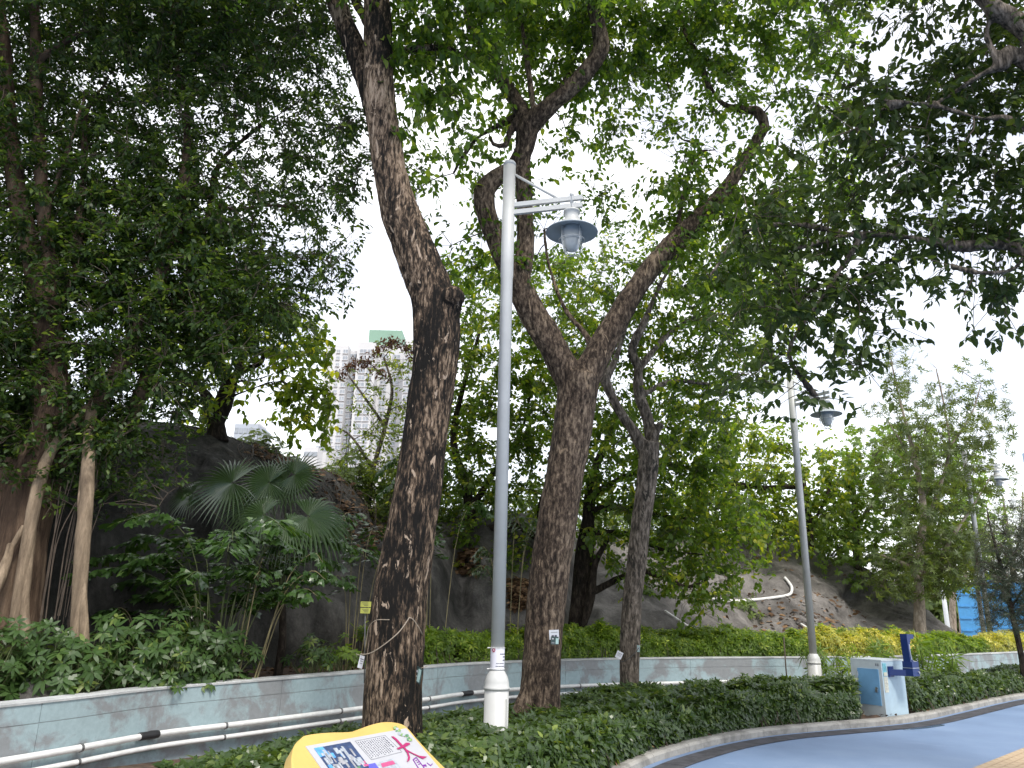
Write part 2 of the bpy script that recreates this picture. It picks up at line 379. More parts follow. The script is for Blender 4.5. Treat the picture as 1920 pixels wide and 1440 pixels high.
def leaf_build(name, lv, tmpl, wr, mat, parent, bend=.25, singles=0, seed=1, kind='stuff'):
    b, d, n, L, r = lv.cat(); s = unit(np.cross(n, d)); n = np.cross(d, s)
    tv, tf = tmpl
    keep = np.ones(len(L), bool)
    if singles:
        v = b - cC; dep = v @ cF; x = 960 + FPX * (v @ cR) / dep; y = 720 - FPX * (v @ cU) / dep
        size = L / np.maximum(dep, .1) * ((x > 10) & (x < 1910) & (y > 10) & (y < 1430) & (dep > .5))
        cand = np.argsort(-size)[:singles * 5]; rg = np.random.default_rng(seed); ch = rg.choice(cand, min(singles, len(cand)), replace=False)
        keep[ch] = False
        ms = []
        for q in range(6):
            vv = tv * np.array([1, wr, 1]); vv = vv.copy(); vv[:, 2] -= bend * tv[:, 0] ** 2
            ms.append(mesh_of('leaf', vv, tf, MAT[mat], False, np.full(len(vv), [.1, .3, .45, .6, .75, .93][q])))
        ro = root_loc(parent)
        for i in ch:
            q = int(np.clip(r[i] * 6, 0, 5)); o = link('leaf', ms[q], parent)
            o.matrix_basis = Matrix([[d[i][k] * L[i], s[i][k] * L[i], n[i][k] * L[i], b[i][k] - ro[k]] for k in range(3)] + [[0, 0, 0, 1]])
    b, d, n, L, r, s = b[keep], d[keep], n[keep], L[keep], r[keep], s[keep]
    N = len(L); k = len(tv)
    bz = tv[:, 2] - bend * tv[:, 0] ** 2
    V = b[:, None, :] + L[:, None, None] * (tv[None, :, 0:1] * d[:, None, :] + wr * tv[None, :, 1:2] * s[:, None, :] + bz[None, :, None] * n[:, None, :])
    Fc = (tf[None, :, :] + (np.arange(N) * k)[:, None, None]).reshape(-1, 3)
    return part(name, V.reshape(-1, 3), Fc, MAT[mat], parent, False, np.repeat(r, k), kind)

def sprays(lv, pos, dirs, n, Lt, leafL, grav, rng, flat=.5, spread=.9):
    """twigs with alternate leaves"""
    M = len(pos); dirs = unit(dirs)
    side = unit(np.cross(dirs, np.array([0, 0, 1.0]) + rng.normal(0, .35, (M, 3))))
    t = (np.arange(n) + .6) / n
    base = pos[:, None, :] - dirs[:, None, :] * (Lt * (1 - t))[None, :, None]
    sg = np.where(np.arange(n) % 2 == 0, 1., -1.)
    d = dirs[:, None, :] * .55 + side[:, None, :] * (sg * spread)[None, :, None] + rng.normal(0, .28, (M, n, 3))
    d[:, -1, :] = dirs + rng.normal(0, .2, (M, 3))
    d[..., 2] -= grav
    nr = np.zeros((M, n, 3)); nr[..., 2] = 1; nr += rng.normal(0, flat, (M, n, 3))
    L = leafL * rng.uniform(.65, 1.2, (M, n))
    r = np.clip(rng.beta(1.7, 2.3, (M, 1)) * .88 + rng.normal(0, .14, (M, n)) + (rng.random((M, n)) > .955) * .4, 0, 1)
    lv.add(base.reshape(-1, 3), d.reshape(-1, 3), nr.reshape(-1, 3), L.ravel(), r.ravel())
def rosettes(lv, pos, axis, n, leafL, droop, rng, rbase=None):
    M = len(pos); axis = unit(axis)
    a = unit(np.cross(axis, np.array([.31, .77, .2]))); c = np.cross(axis, a)
    th = (np.arange(n) / n * 2 * np.pi)[None, :] + rng.uniform(0, 6.28, (M, 1)) + rng.normal(0, .15, (M, n))
    rad = np.cos(th)[..., None] * a[:, None, :] + np.sin(th)[..., None] * c[:, None, :]
    d = rad + axis[:, None, :] * rng.uniform(-.1, .55, (M, n, 1)); d[..., 2] -= droop
    nr = axis[:, None, :] + rng.normal(0, .22, (M, n, 3)) + 0 * rad
    L = leafL * rng.uniform(.7, 1.15, (M, 1)) * rng.uniform(.85, 1.1, (M, n))
    rb = rng.beta(2, 2.6, (M, 1)) * .8 if rbase is None else rbase[:, None]
    r = np.clip(rb + rng.normal(0, .1, (M, n)) + (rng.random((M, n)) > .985) * .4, 0, 1)
    b = np.repeat(pos[:, None, :], n, 1) + rad * .012
    lv.add(b.reshape(-1, 3), d.reshape(-1, 3), nr.reshape(-1, 3), L.ravel(), r.ravel())
def map_points(maps, leafL, wr, nper, rng, gain=1.0):
    """spray positions from coarse coverage maps; each map gives its own range of distances"""
    out = []
    for (x0, y0, cell, rows, ya, yb) in maps:
        for ri, row in enumerate(rows):
            for ci, ch in enumerate(row):
                if ch in ' .0': continue
                cov = min(int(ch) / 9.4, .955); ym = .5 * (ya + yb)
                c = aty(x0 + (ci + .5) * cell, y0 + (ri + .5) * cell, ym); dep = depth_of(c)
                ap = leafL * leafL * wr * .62 * .27 * (FPX / dep) ** 2
                m = -math.log(1 - cov) * cell * cell / ap * gain / nper
                m = int(m) + (rng.random() < m % 1)
                for _ in range(m):
                    out.append(aty(x0 + (ci + rng.uniform(-.12, 1.12)) * cell, y0 + (ri + rng.uniform(-.12, 1.12)) * cell, rng.uniform(ya, yb)))
    return np.array(out)
_FC = {}
def quad_faces(n, s):
    if (n, s) not in _FC:
        i = np.arange(n - 1)[:, None] * s; j = np.arange(s)[None, :]; k = (j + 1) % s
        _FC[(n, s)] = np.stack([i + j, i + k, i + s + k, i + s + j], 2).reshape(-1, 4)
    return _FC[(n, s)]
class QuadAcc:
    def __init__(self): self.v = []; self.f = []; self.n = 0
    def raw(self, v, f): self.v.append(v); self.f.append(f + self.n); self.n += len(v)
    def tube(self, pts, rad, sides=4, cap=False):
        pts = np.asarray(pts, float); n = len(pts); rad = np.broadcast_to(np.asarray(rad, float), (n,))
        T = np.gradient(pts, axis=0); T /= np.linalg.norm(T, axis=1)[:, None] + 1e-9
        ref = np.array([.98, .2, 0.05]) if abs(T[0][2]) > .8 else np.array([.1, .2, .97])
        X = ref - T * (T @ ref)[:, None]; X /= np.linalg.norm(X, axis=1)[:, None] + 1e-9; Y = np.cross(T, X)
        a = np.linspace(0, 2 * np.pi, sides, endpoint=False)
        v = pts[:, None, :] + rad[:, None, None] * (np.cos(a)[None, :, None] * X[:, None, :] + np.sin(a)[None, :, None] * Y[:, None, :])
        self.raw(v.reshape(-1, 3), quad_faces(n, sides))
    def twigs(self, A, M, P, r):
        if not len(A): return
        T = unit(P - A); X = unit(np.cross(T, np.array([.31, .2, .93]))); Y = np.cross(T, X); a = np.arange(3) * 2.0944
        ring = np.cos(a)[None, :, None] * X[:, None, :] + np.sin(a)[None, :, None] * Y[:, None, :]
        v = np.stack([q[:, None, :] + ring * (r * w) for q, w in ((A, 1.3), (M, 1.0), (P, .6))], 1).reshape(-1, 3)
        f = (quad_faces(3, 3)[None] + (np.arange(len(A)) * 9)[:, None, None]).reshape(-1, 4); self.raw(v, f)
    def build(self, name, mat, parent, kind='stuff'):
        return part(name, np.vstack(self.v), np.vstack(self.f), mat, parent, True, None, kind)
def grow(skel, skel_r, pts, acc, rng, ratio=14, twig_r=.004, far=.9, sag=.12):
    """greedy branching from the limbs to the leaf sprays; returns directions for the sprays"""
    S = [np.asarray(skel)]; Rr = [np.asarray(skel_r)]
    cen = pts[rng.permutation(len(pts))[:max(3, len(pts) // ratio)]]
    A = np.concatenate(S); RA = np.concatenate(Rr)
    d0 = np.array([np.min(((A - c) ** 2).sum(1)) for c in cen]); cen = cen[np.argsort(d0)]
    for c in cen:
        D = ((A - c) ** 2).sum(1); i = int(np.argmin(D)); dist = math.sqrt(D[i])
        if dist < .15: continue
        p = A[i]; mid = (p + c) / 2 + rng.normal(0, .10 * dist, 3); mid[2] += sag * dist
        q = catmull([p, mid, c], max(5, int(dist / .14)))
        r0 = min(RA[i] * .75, .008 + .011 * dist); r1 = max(.0045, r0 * .4)
        rr = np.linspace(r0, r1, len(q)); acc.tube(q, rr, 5 if r0 > .015 else 4, False)
        A = np.vstack([A, q[1:]]); RA = np.concatenate([RA, rr[1:]])
    dirs = np.zeros_like(pts)
    for i0 in range(0, len(pts), 600):
        P = pts[i0:i0 + 600]; D = (P ** 2).sum(1)[:, None] + (A ** 2).sum(1)[None] - 2 * P @ A.T; j = D.argmin(1); Q = A[j]; v = P - Q; dd = np.linalg.norm(v, axis=1)
        dirs[i0:i0 + 600] = v; ok = (dd > .06) & (dd < far)
        M = (P + Q) / 2 + rng.normal(0, .06, P.shape) * dd[:, None]; M[:, 2] += .06 * dd
        acc.twigs(Q[ok], M[ok], P[ok], twig_r)
    return dirs
def limb_px(nodes):
    """nodes (px, py, Y, width px) -> points, radii"""
    P = np.array([aty(a, b, c) for a, b, c, d in nodes]); r = np.array([d / 2 * depth_of(p) / FPX for p, (_, _, _, d) in zip(P, nodes)])
    n = max(6, int(np.linalg.norm(np.diff(P, axis=0), axis=1).sum() / .12))
    return catmull(P, n), catmull(r[:, None], n)[:, 0]
def organic(name, limbs, voxel, amp, mat, parent, seed=0, nsc=5.0):
    """closed tubes fused into one skin, then roughened"""
    acc = Acc()
    for P, r in limbs: acc.tube(P, np.maximum(r, voxel * 1.05), 14, True)
    me = mesh_of('tmp', acc.verts(), acc.f); o = bpy.data.objects.new('tmp', me); col.objects.link(o)
    md = o.modifiers.new('r', 'REMESH'); md.mode = 'VOXEL'; md.voxel_size = voxel
    sm = o.modifiers.new('s', 'SMOOTH'); sm.factor = .5; sm.iterations = 4
    dg = bpy.context.evaluated_depsgraph_get(); dg.update(); em = bpy.data.meshes.new_from_object(o.evaluated_get(dg))
    bpy.data.objects.remove(o); bpy.data.meshes.remove(me)
    v = np.zeros(len(em.vertices) * 3, np.float32); em.vertices.foreach_get('co', v); v = v.reshape(-1, 3).astype(float)
    nn = np.zeros(len(v) * 3, np.float32); em.vertices.foreach_get('normal', nn); nn = nn.reshape(-1, 3)
    disp = fbm(v * np.array([nsc, nsc, nsc * .35]), 4, seed) + .8 * fbm(v * np.array([1.6, 1.6, .9]), 2, seed + 9)
    rid = np.abs(vnoise(v * np.array([nsc * 3.2, nsc * 3.2, nsc * .7]), seed + 5))
    v2 = v + nn * ((disp * amp) + (rid - .35) * amp * .7)[:, None]
    v2 = v2 - root_loc(parent)
    em.vertices.foreach_set('co', v2.astype(np.float32).ravel()); em.polygons.foreach_set('use_smooth', np.ones(len(em.polygons), bool))
    em.materials.clear(); em.materials.append(MAT[mat]); em.update(); em.name = name
    return link(name, em, parent)
def make_tree(name, label, base, limbs_px, mat_bark, voxel, amp, maps, leafL, wr, mat_leaf, seed, group=None, nper=9, Lt=.35, grav=.25,
              tmpl=T6, singles=0, ratio=14, gain=1.0, mesh_limbs=None, extra=None, bend=.25, cat='tree', flat=.5, spread=.9, twig='twig', far=.9, tuft=None):
    rng = np.random.default_rng(seed)
    t = thing(name, base, label, cat, group)
    limbs = [limb_px(q) for q in limbs_px] + (extra or [])
    organic('trunk', limbs, voxel, amp, mat_bark, t, seed)
    sk = np.vstack([P for P, r in limbs]); sr = np.concatenate([r for P, r in limbs])
    cut = sr < np.percentile(sr, 85) if len(sr) > 30 else np.ones(len(sr), bool)
    pts = map_points(maps, leafL, wr, nper, rng, gain)
    acc = QuadAcc(); dirs = grow(sk[cut], sr[cut], pts, acc, rng, ratio, far=far)
    acc.build('branches', MAT[twig], t)
    lv = Leaves(); dirs = unit(dirs) + rng.normal(0, .45, dirs.shape)
    if tuft is not None: rosettes(lv, pts, dirs + np.array([0, 0, .6]), nper, leafL, tuft, rng)
    else: sprays(lv, pts, dirs, nper, Lt, leafL, grav, rng, flat, spread)
    leaf_build('crown', lv, tmpl, wr, mat_leaf, t, bend, singles, seed)
    return t

# ================================================================== the setting
# ---- ground sheet
v = [(-900, -300, -.30), (900, -300, -.30), (900, 1500, -.30), (-900, 1500, -.30)]
link('ground', mesh_of('ground', v, [(0, 1, 2, 3)], MAT['soil']), kind='structure')

def arc_resample(P, step):
    P = catmull(P, 400); s = np.concatenate([[0], np.cumsum(np.linalg.norm(np.diff(P, axis=0), axis=1))]); n = max(2, int(s[-1] / step) + 1)
    q = np.linspace(0, s[-1], n); return np.stack([np.interp(q, s, P[:, k]) for k in range(P.shape[1])], 1)
def normals2(P):
    T = np.gradient(P, axis=0); T /= np.linalg.norm(T, axis=1)[:, None]; return np.stack([-T[:, 1], T[:, 0]], 1)
def sweep(P, N, sec, closed=True):
    """section (offset to the back, z) swept along a plan path"""
    k = len(sec); v = []; f = []
    for p, n_ in zip(P, N):
        for o, z in sec: v.append((p[0] + n_[0] * o, p[1] + n_[1] * o, z))
    m = len(P)
    for i in range(m - 1):
        for j in range(k if closed else k - 1):
            a, b = i * k + j, i * k + (j + 1) % k; f.append((a, a + k, b + k, b))
    if closed: f.append(tuple(range(k))); f.append(tuple((m - 1) * k + j for j in range(k))[::-1])
    return v, f

kerb_pts = [(-16, 4.2), (-8, 4.3), (-3, 4.6), (-.6, 5.4), (.35, 6.6), (.95, 7.8), (1.51, 8.84), (2.03, 9.56), (2.72, 10.36), (3.58, 11.1), (4.57, 11.7), (5.67, 12.33), (6.6, 13.04), (8.09, 14.47), (9.43, 15.77), (10.57, 16.77), (13, 18.6), (17, 20.6), (26, 23)]
KP = arc_resample(kerb_pts, .15); KN = normals2(KP)
wall_pts = [(-7.6, 2.2), (-5.6, 5.6), (-4.63, 7.62), (-4.3, 8.39), (-3.93, 9.4), (-3.33, 10.34), (-2.37, 11.84), (-1.3, 13.42), (-.46, 14.58), (1.62, 16.34), (4.08, 17.73), (6.83, 18.9), (10.12, 20.52), (15.16, 24.22), (20, 28.5), (26, 34)]
WP = arc_resample(wall_pts, .15); WN = normals2(WP)

# blue surface: a sheet in front of the kerb
# plain wide sheet whose back edge lies under the kerb: triangulated fan by x order of the curve
road = thing('path', (0, 0, 0), None, None, kind='structure')
back = [tuple(p + n_ * .03) for p, n_ in zip(KP[::4], KN[::4])]
poly = [(x, y, 0.0) for x, y in back] + [(60, 23, 0.0), (60, -40, 0.0), (-40, -40, 0.0), (-40, 4.2, 0.0)]
link('blue_surface', mesh_of('blue_surface', poly, [tuple(range(len(poly)))[::-1]], MAT['blue_surface']), road)
wq = [onz(*q, .0) for q in ((1688, 1366), (1708, 1361.5), (1732, 1358), (1755, 1357.5), (1772, 1360), (1757, 1363), (1736, 1366), (1712, 1368), (1697, 1369))]
o = link('wet_patch', mesh_of('wet_patch', [(p[0], p[1], .0032) for p in catmull(wq + [wq[0]], 60)[:-1]], [tuple(range(59))], MAT['wet']), road)
# drain channel covers along the kerb, each a slab
ch = thing('drain_channel', (0, 0, 0), None, None, kind='structure')
i0 = 0
for i in range(0, len(KP) - 5, 4):
    if not (.6 < KP[i][0] < 13): continue
    P, N = KP[i:i + 5].copy(), KN[i:i + 5]
    P[0] = P[0] + (P[1] - P[0]) * .05
    v, f = sweep(P, N, [(-.36, .004), (-.36, .011), (-.10, .011), (-.10, .004)]); part('cover_slab', v, f, MAT['channel_grey'], ch)
# kerb stones
kb = thing('kerb', (0, 0, 0), None, None, kind='structure')
for i in range(0, len(KP) - 7, 6):
    P, N = KP[i:i + 7].copy(), KN[i:i + 7]
    P[0] = P[0] + (P[1] - P[0]) * .05
    v, f = sweep(P, N, [(0, -.05), (0, .060), (.012, .080), (.03, .087), (.15, .087), (.165, .07), (.165, -.05)]); part('kerb_stone', v, f, MAT['kerb_stone'], kb)
# front planting bed: soil from the kerb to the wall
NB = 150
ks = np.linspace(0, len(KP) - 1, NB).astype(int)
kf, wf = np.linspace(0, 1, NB), np.linspace(0, 1, NB)
kP = KP[ks]; wP = WP[np.linspace(0, len(WP) - 1, NB).astype(int)]
def bed_pt(u, t):
    """u along the bed, t from kerb (0) to wall (1)"""
    u = np.clip(u, 0, 1) * (NB - 1); i = np.minimum(u.astype(int), NB - 2); w = (u - i)[:, None]
    a = kP[i] * (1 - w) + kP[i + 1] * w; b = wP[i] * (1 - w) + wP[i + 1] * w
    return a * (1 - t[:, None]) + b * t[:, None]
def bed_z(t): return .085 - .35 * np.clip(t, 0, 1) ** 1.5
tt = np.linspace(0, 1, 12); v = []; f = []
for a in range(NB):
    for bq in range(12):
        p = bed_pt(np.array([a / (NB - 1)]), np.array([.0 + tt[bq]]))[0]
        zz = bed_z(np.array([tt[bq]]))[0] + .02 * math.sin(a * 3.1 + bq * 1.7)
        if bq == 0: zz = .05
        v.append((p[0] + (0.1 * KN[ks[a]][0] if bq == 0 else 0), p[1] + (.1 * KN[ks[a]][1] if bq == 0 else 0), zz))
for a in range(NB - 1):
    for bq in range(11): q = a * 12 + bq; f.append((q, q + 12, q + 13, q + 1))
link('planting_bed', mesh_of('planting_bed', v, f, MAT['soil'], True), kind='structure')
# raised bed behind the wall
v, f = sweep(WP, WN, [(.15, .40), (.15, .50), (.9, .53), (2.0, .55), (5.5, .58)], False)
link('raised_bed', mesh_of('raised_bed', v, f, MAT['soil'], True), kind='structure')

# ---- the sprayed-concrete slope
cols = np.array([-700, -300, 0, 150, 330, 400, 470, 560, 620, 660, 700, 780, 900, 1000, 1100, 1200, 1300, 1400, 1500, 1560, 1620, 1700, 1760, 1810, 1870, 2000], float)
footY = np.interp(cols, [-700, 0, 300, 640, 800, 1100, 1500, 1700, 1900, 2000], [7.0, 9.8, 11.6, 14.0, 15.4, 18.4, 21.4, 23.2, 27.5, 30])
ridY = np.interp(cols, [-700, 0, 330, 470, 650, 800, 1000, 1200, 1400, 1560, 1700, 1810, 1870, 2000], [9.5, 12.8, 14.6, 15.6, 18, 19.2, 20.8, 24.5, 29, 29.3, 28.8, 28.2, 29.5, 33])
ridpy = np.interp(cols, [-700, 0, 150, 330, 400, 470, 560, 620, 660, 700, 780, 900, 1000, 1100, 1200, 1400, 1500, 1560, 1620, 1700, 1760, 1810, 1870, 2000],
                  [700, 750, 780, 793, 806, 834, 872, 888, 915, 955, 975, 962, 962, 1000, 1010, 1012, 1016, 1050, 1062, 1118, 1165, 1192, 1200, 1205])
NX, NT = 260, 60
gx = np.linspace(-700, 2000, NX)
fy = np.interp(gx, cols, footY); ry = np.interp(gx, cols, ridY); rp = np.interp(gx, cols, ridpy)
steep = np.interp(gx, [-700, 560, 900, 1150, 1350, 2000], [1.0, .9, .8, .45, .0, .0])
V = np.zeros((NX, NT + 8, 3))
for i in range(NX):
    rz = aty(gx[i], rp[i], ry[i])[2]
    for j in range(NT + 8):
        if j <= NT:
            t = j / NT; s_ = steep[i]
            ty = (1 - s_) * t + s_ * t ** 1.8
            tz = (1 - s_) * (t ** .92) + s_ * (1 - (1 - t) ** 1.35)
            Y = fy[i] + (ry[i] - fy[i]) * ty; z = .42 + (rz - .42) * tz
        else:
            k = (j - NT) / 7; Y = ry[i] + 30 * k ** 1.5; z = rz - .25 * k - 2.0 * k * k
        V[i, j] = atyz(gx[i], Y, z)
Vf = V.reshape(-1, 3)
nz = fbm(Vf * .8, 4, 3) * .22 + fbm(Vf * np.array([2.0, 2.0, 1.3]), 4, 8) * .13
tgrid = np.tile(np.clip(np.arange(NT + 8) / NT, 0, 1), NX)
amp = np.sin(np.pi * np.clip(tgrid, 0, 1)) ** .5
# hollows and bulges of the right-hand outcrop, in metres along the view
pxg = np.repeat(gx, NT + 8)
def gauss(px0, t0, sx, st): return np.exp(-((pxg - px0) / sx) ** 2 - ((tgrid - t0) / st) ** 2)
push = 2.2 * gauss(1640, .55, 45, .22) - 1.3 * gauss(1730, .35, 40, .5) + .9 * gauss(1560, .8, 40, .15) - .8 * gauss(1250, .18, 70, .16) + 1.0 * gauss(860, .45, 22, .3) - .7 * gauss(800, .4, 28, .3) - .5 * gauss(990, .35, 40, .3) + .8 * gauss(1090, .5, 30, .4)
Vf = Vf + np.stack([0 * nz, (-nz * amp * 1.2 + push * amp), nz * amp * .5], 1)
f = []
for i in range(NX - 1):
    for j in range(NT + 7): q = i * (NT + 8) + j; f.append((q, q + NT + 8, q + NT + 9, q + 1))
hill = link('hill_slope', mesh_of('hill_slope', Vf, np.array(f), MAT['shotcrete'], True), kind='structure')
HV = Vf.reshape(NX, NT + 8, 3)
def hill_pt(px, t):
    i = (px + 700) / 2700 * (NX - 1); j = t * NT; a, b = int(i), int(j); u, w = i - a, j - b
    return HV[a, b] * (1 - u) * (1 - w) + HV[a + 1, b] * u * (1 - w) + HV[a, b + 1] * (1 - u) * w + HV[a + 1, b + 1] * u * w
def hill_at(px, py):
    """point of the slope seen at a pixel"""
    ts = np.linspace(0, .999, 240); best = min(ts, key=lambda t: abs(proj(hill_pt(px, t))[1] - py)); return hill_pt(px, best)

# ---- tactile paving strip
tp = thing('tactile_strip', (0, 0, 0), None, None, kind='structure')
A, B = onz(1827, 1440, 0)[:2], onz(1920, 1403, 0)[:2]; d = (B - A) / np.linalg.norm(B - A); nn2 = np.array([d[1], -d[0]])
pv = Acc(); pv.box((0, 0, 0), (.194, .094, .012)); pme = mesh_of('paver', pv.verts(), pv.f, MAT['tactile'])
for a in range(-14, 40):
    for bq in range(4):
        c = A + d * ((a + (.5 if bq % 2 else 0)) * .2) + nn2 * (.05 + bq * .1)
        o = link('paver', pme, tp); o.location = (c[0], c[1], .004); o.rotation_euler = (0, 0, math.atan2(d[1], d[0]))

# ================================================================== retaining wall and pipes
rw = thing('retaining_wall', (WP[60][0], WP[60][1], -.2), 'low curved pale aqua concrete wall holding back the raised bed', 'wall')
v, f = sweep(WP, WN, [(.012, -.25), (.012, .575), (.20, .575), (.20, -.25)]); part('core', v, f, MAT['wall_cap'], rw)
v, f = sweep(WP, WN, [(-.012, .577), (-.012, .598), (-.006, .605), (.215, .605), (.215, .577)]); part('coping', v, f, MAT['wall_cap'], rw)
seg = 22
for i in range(0, len(WP) - seg - 1, seg):
    P, N = WP[i:i + seg + 1].copy(), WN[i:i + seg + 1]
    P[0] += (P[1] - P[0]) * .04
    v, f = sweep(P, N, [(0, .405), (0, .5755), (.011, .5755), (.011, .405)]); part('upper_panel', v, f, MAT['wall_paint'], rw)
    v, f = sweep(P, N, [(-.002, -.25), (-.002, .398), (.011, .398), (.011, -.25)]); part('lower_panel', v, f, MAT['wall_paint'], rw)
def pipe(name, z, r, label, joints):
    t = thing(name, (WP[70][0], WP[70][1], z), label, 'pipe', None)
    path = np.column_stack([WP[30:] - WN[30:] * (.05 + r), np.full(len(WP) - 30, z)]); path[:, 2] += .012 * np.sin(np.arange(len(path)) * .11)
    acc = Acc(); acc.tube(path, r, 12); apart('tube', acc, MAT['pipe_white'], t, True)
    for k in range(4, len(path) - 1, 13):
        a = Acc(); T = path[k + 1] - path[k]; T /= np.linalg.norm(T); a.tube([path[k] - T * .012, path[k] + T * .012], r * 1.22, 12); a.box(path[k] + np.array([*(WN[30 + k] * r * 1.1), 0]) , (.02, .02, .03)); apart('bracket', a, MAT['clip_grey'], t)
    for px in joints:
        k = int(np.argmin([abs(proj(p)[0] - px) if p[1] > 5 else 1e9 for p in path])); T = path[k + 1] - path[k]; T /= np.linalg.norm(T)
        a = Acc(); a.tube([path[k] - T * .13, path[k] - T * .11, path[k] - T * .02, path[k] + T * .02, path[k] + T * .11, path[k] + T * .13], [r * 1.15, r * 1.3, r * 1.25, r * 1.4, r * 1.3, r * 1.15], 12); apart('coupling', a, MAT['tape_black'], t, True)
    return t
pipe('water_pipe', .115, .034, 'upper white water pipe with black couplings clipped to the aqua wall', (275, 880, 1290))
pipe('water_pipe', -.015, .028, 'lower white water pipe running just above the ground cover', ())

# ================================================================== lamp posts
def rotz(a): return np.array([[math.cos(a), math.sin(a), 0], [-math.sin(a), math.cos(a), 0], [0, 0, 1]])
def lamp_post(label, base, ang, H=7.32, detail=True):
    x, y, z = base; t = thing('lamp_post', base, label, 'lamp post', 'white lamp posts along the planted beds')
    c = np.array(base, float)
    a = Acc(); a.lathe(c, [(.146, 0), (.146, .03), (.137, .035), (.137, .60), (.128, .605)], 28); b0 = apart('base_cover', a, MAT['lamp_paint'], t, True)
    a = Acc(); a.box(c + np.array([.112, -.085, .26]), (.02, .014, .5), rotz(-.7)); apart('hatch', a, MAT['lamp_paint'], b0)
    a = Acc(); a.lathe(c, [(.147, .60), (.149, .625), (.139, .635), (.137, .68), (.122, .735), (.098, .775), (.090, .79), (.080, .80)], 28); apart('collar', a, MAT['lamp_paint'], t, True)
    a = Acc(); a.lathe(c, [(.0775, .78), (.0770, 5.62), (.0835, 5.64), (.0830, H - .02)], 28); apart('shaft', a, MAT['lamp_paint'], t, True)
    a = Acc(); a.lathe(c, [(.0855, H - .04), (.0855, H), (.07, H + .022), (.02, H + .034)], 28); apart('cap', a, MAT['lamp_paint'], t, True)
    R = rotz(ang); ex = R[0]; za = H - .70
    for dz in (.055, -.055):
        a = Acc(); a.box(c + ex * .53 + np.array([0, 0, za + dz]), (.94, .045, .062), R); apart('arm_bar', a, MAT['lamp_paint'], t)
    a = Acc(); a.tube([c + ex * .06 + np.array([0, 0, H - .17]), c + ex * .66 + np.array([0, 0, za + .09])], .019, 10); apart('brace', a, MAT['lamp_paint'], t, True)
    L = c + ex * .86 + np.array([0, 0, za])
    ln = thing('lantern', (0, 0, 0), None, None); ln.parent = t; ln.location = Vector(L - c)
    a = Acc(); a.lathe(L, [(.03, .13), (.03, .10), (.024, .095), (.024, -.12)], 14); apart('stem', a, MAT['lamp_paint'], ln, True)
    a = Acc(); a.lathe(L, [(.02, -.115), (.105, -.125), (.110, -.15), (.092, -.155), (.092, -.27), (.10, -.275), (.15, -.30), (.158, -.36), (.15, -.365)], 28); apart('housing', a, MAT['lamp_paint'], ln, True)
    a = Acc(); a.lathe(L, [(.14, -.350), (.22, -.375), (.335, -.43), (.340, -.44), (.335, -.445), (.22, -.395), (.13, -.372)], 40); apart('shade', a, MAT['lamp_inner'], ln, True)
    a = Acc(); a.lathe(L, [(.125, -.37), (.132, -.45), (.128, -.54), (.108, -.63), (.07, -.69), (.02, -.715)], 28); apart('globe', a, MAT['frosted_globe'], ln, True)
    for k in range(4):
        th = k * math.pi / 2 + .6; u = np.array([math.cos(th), math.sin(th), 0]); pts = [L + u * r + np.array([0, 0, z_]) for r, z_ in ((.160, -.38), (.162, -.55), (.145, -.66), (.09, -.745), (.0, -.77))]
        a = Acc(); a.tube(catmull(pts, 14), .007, 6); apart('cage_wire', a, MAT['lamp_paint'], ln, True)
    q = np.linspace(0, 2 * np.pi, 33); a = Acc(); a.tube([L + np.array([.163 * math.cos(s), .163 * math.sin(s), -.55]) for s in q], .007, 6, False); apart('cage_ring', a, MAT['lamp_paint'], ln, True)
    return t
l1b = onz(928.5, 1402, .07)
lp1 = lamp_post('tall white lamp post with a paper notice wrapped round it, between two big trunks', l1b, -math.radians(15))
l2b = atyz(1531, 17.4, -.05)
lp2 = lamp_post('white lamp post standing in the hedge left of the drinking fountain', l2b, -math.radians(57), 7.05)
l3b = atyz(1868, 25.5, -.1)
lp3 = lamp_post('distant white lamp post with thick base before the blue hoarding, behind the feathery dark conifer', l3b, -math.radians(20), 7.2)
l4b = atyz(1854, 29.0, -.1)
lp4 = lamp_post('distant slim white lamp post left of the thick-based one, before the blue hoarding', l4b, -math.radians(200), 7.4)
# thin far mast
a = Acc(); pb = atyz(1783, 44, -.2); a.lathe(pb, [(.14, 0), (.12, .1), (.10, 9.0), (.02, 9.05)], 14); solo('flag_mast', a, None, MAT['white_paint'], 'plain thin white mast behind the foot of the slope', 'mast', smooth=True)

# ================================================================== drinking fountain
c0 = np.array([5.846, 12.69, .03]); e1 = np.array([.813, .583, 0]); e2 = np.array([-.583, .813, 0]); ez = np.array([0, 0, 1.])
axF = np.array([e1, e2, ez])
df = thing('drinking_fountain', c0 + e1 * .32 + e2 * .25, 'pale blue box drinking fountain with a dark blue bottle filler arm', 'fountain')
a = Acc(); a.box(c0 + e1 * .325 + e2 * .256 + ez * .42, (.65, .512, .84), axF); apart('cabinet', a, MAT['fountain_paint'], df)
a = Acc(); a.box(c0 + e1 * .325 + e2 * .256 + ez * .853, (.66, .522, .022), axF); apart('top_slab', a, MAT['fountain_white'], df)
a = Acc(); a.box(c0 - e1 * .002 + e2 * .256 + ez * .42, (.008, .5125, .838), axF); apart('side_panel', a, MAT['fountain_white'], df)
a = Acc(); a.box(c0 - e1 * .012 + e2 * .225 + ez * .46, (.018, .345, .53), axF); dr = apart('door', a, MAT['blue_door'], df)
a = Acc(); a.tube([c0 - e1 * .018 + e2 * .10 + ez * .44, c0 - e1 * .035 + e2 * .10 + ez * .44], .022, 12); a.box(c0 - e1 * .04 + e2 * .10 + ez * .41, (.014, .035, .045), axF); apart('lock', a, MAT['steel'], dr)
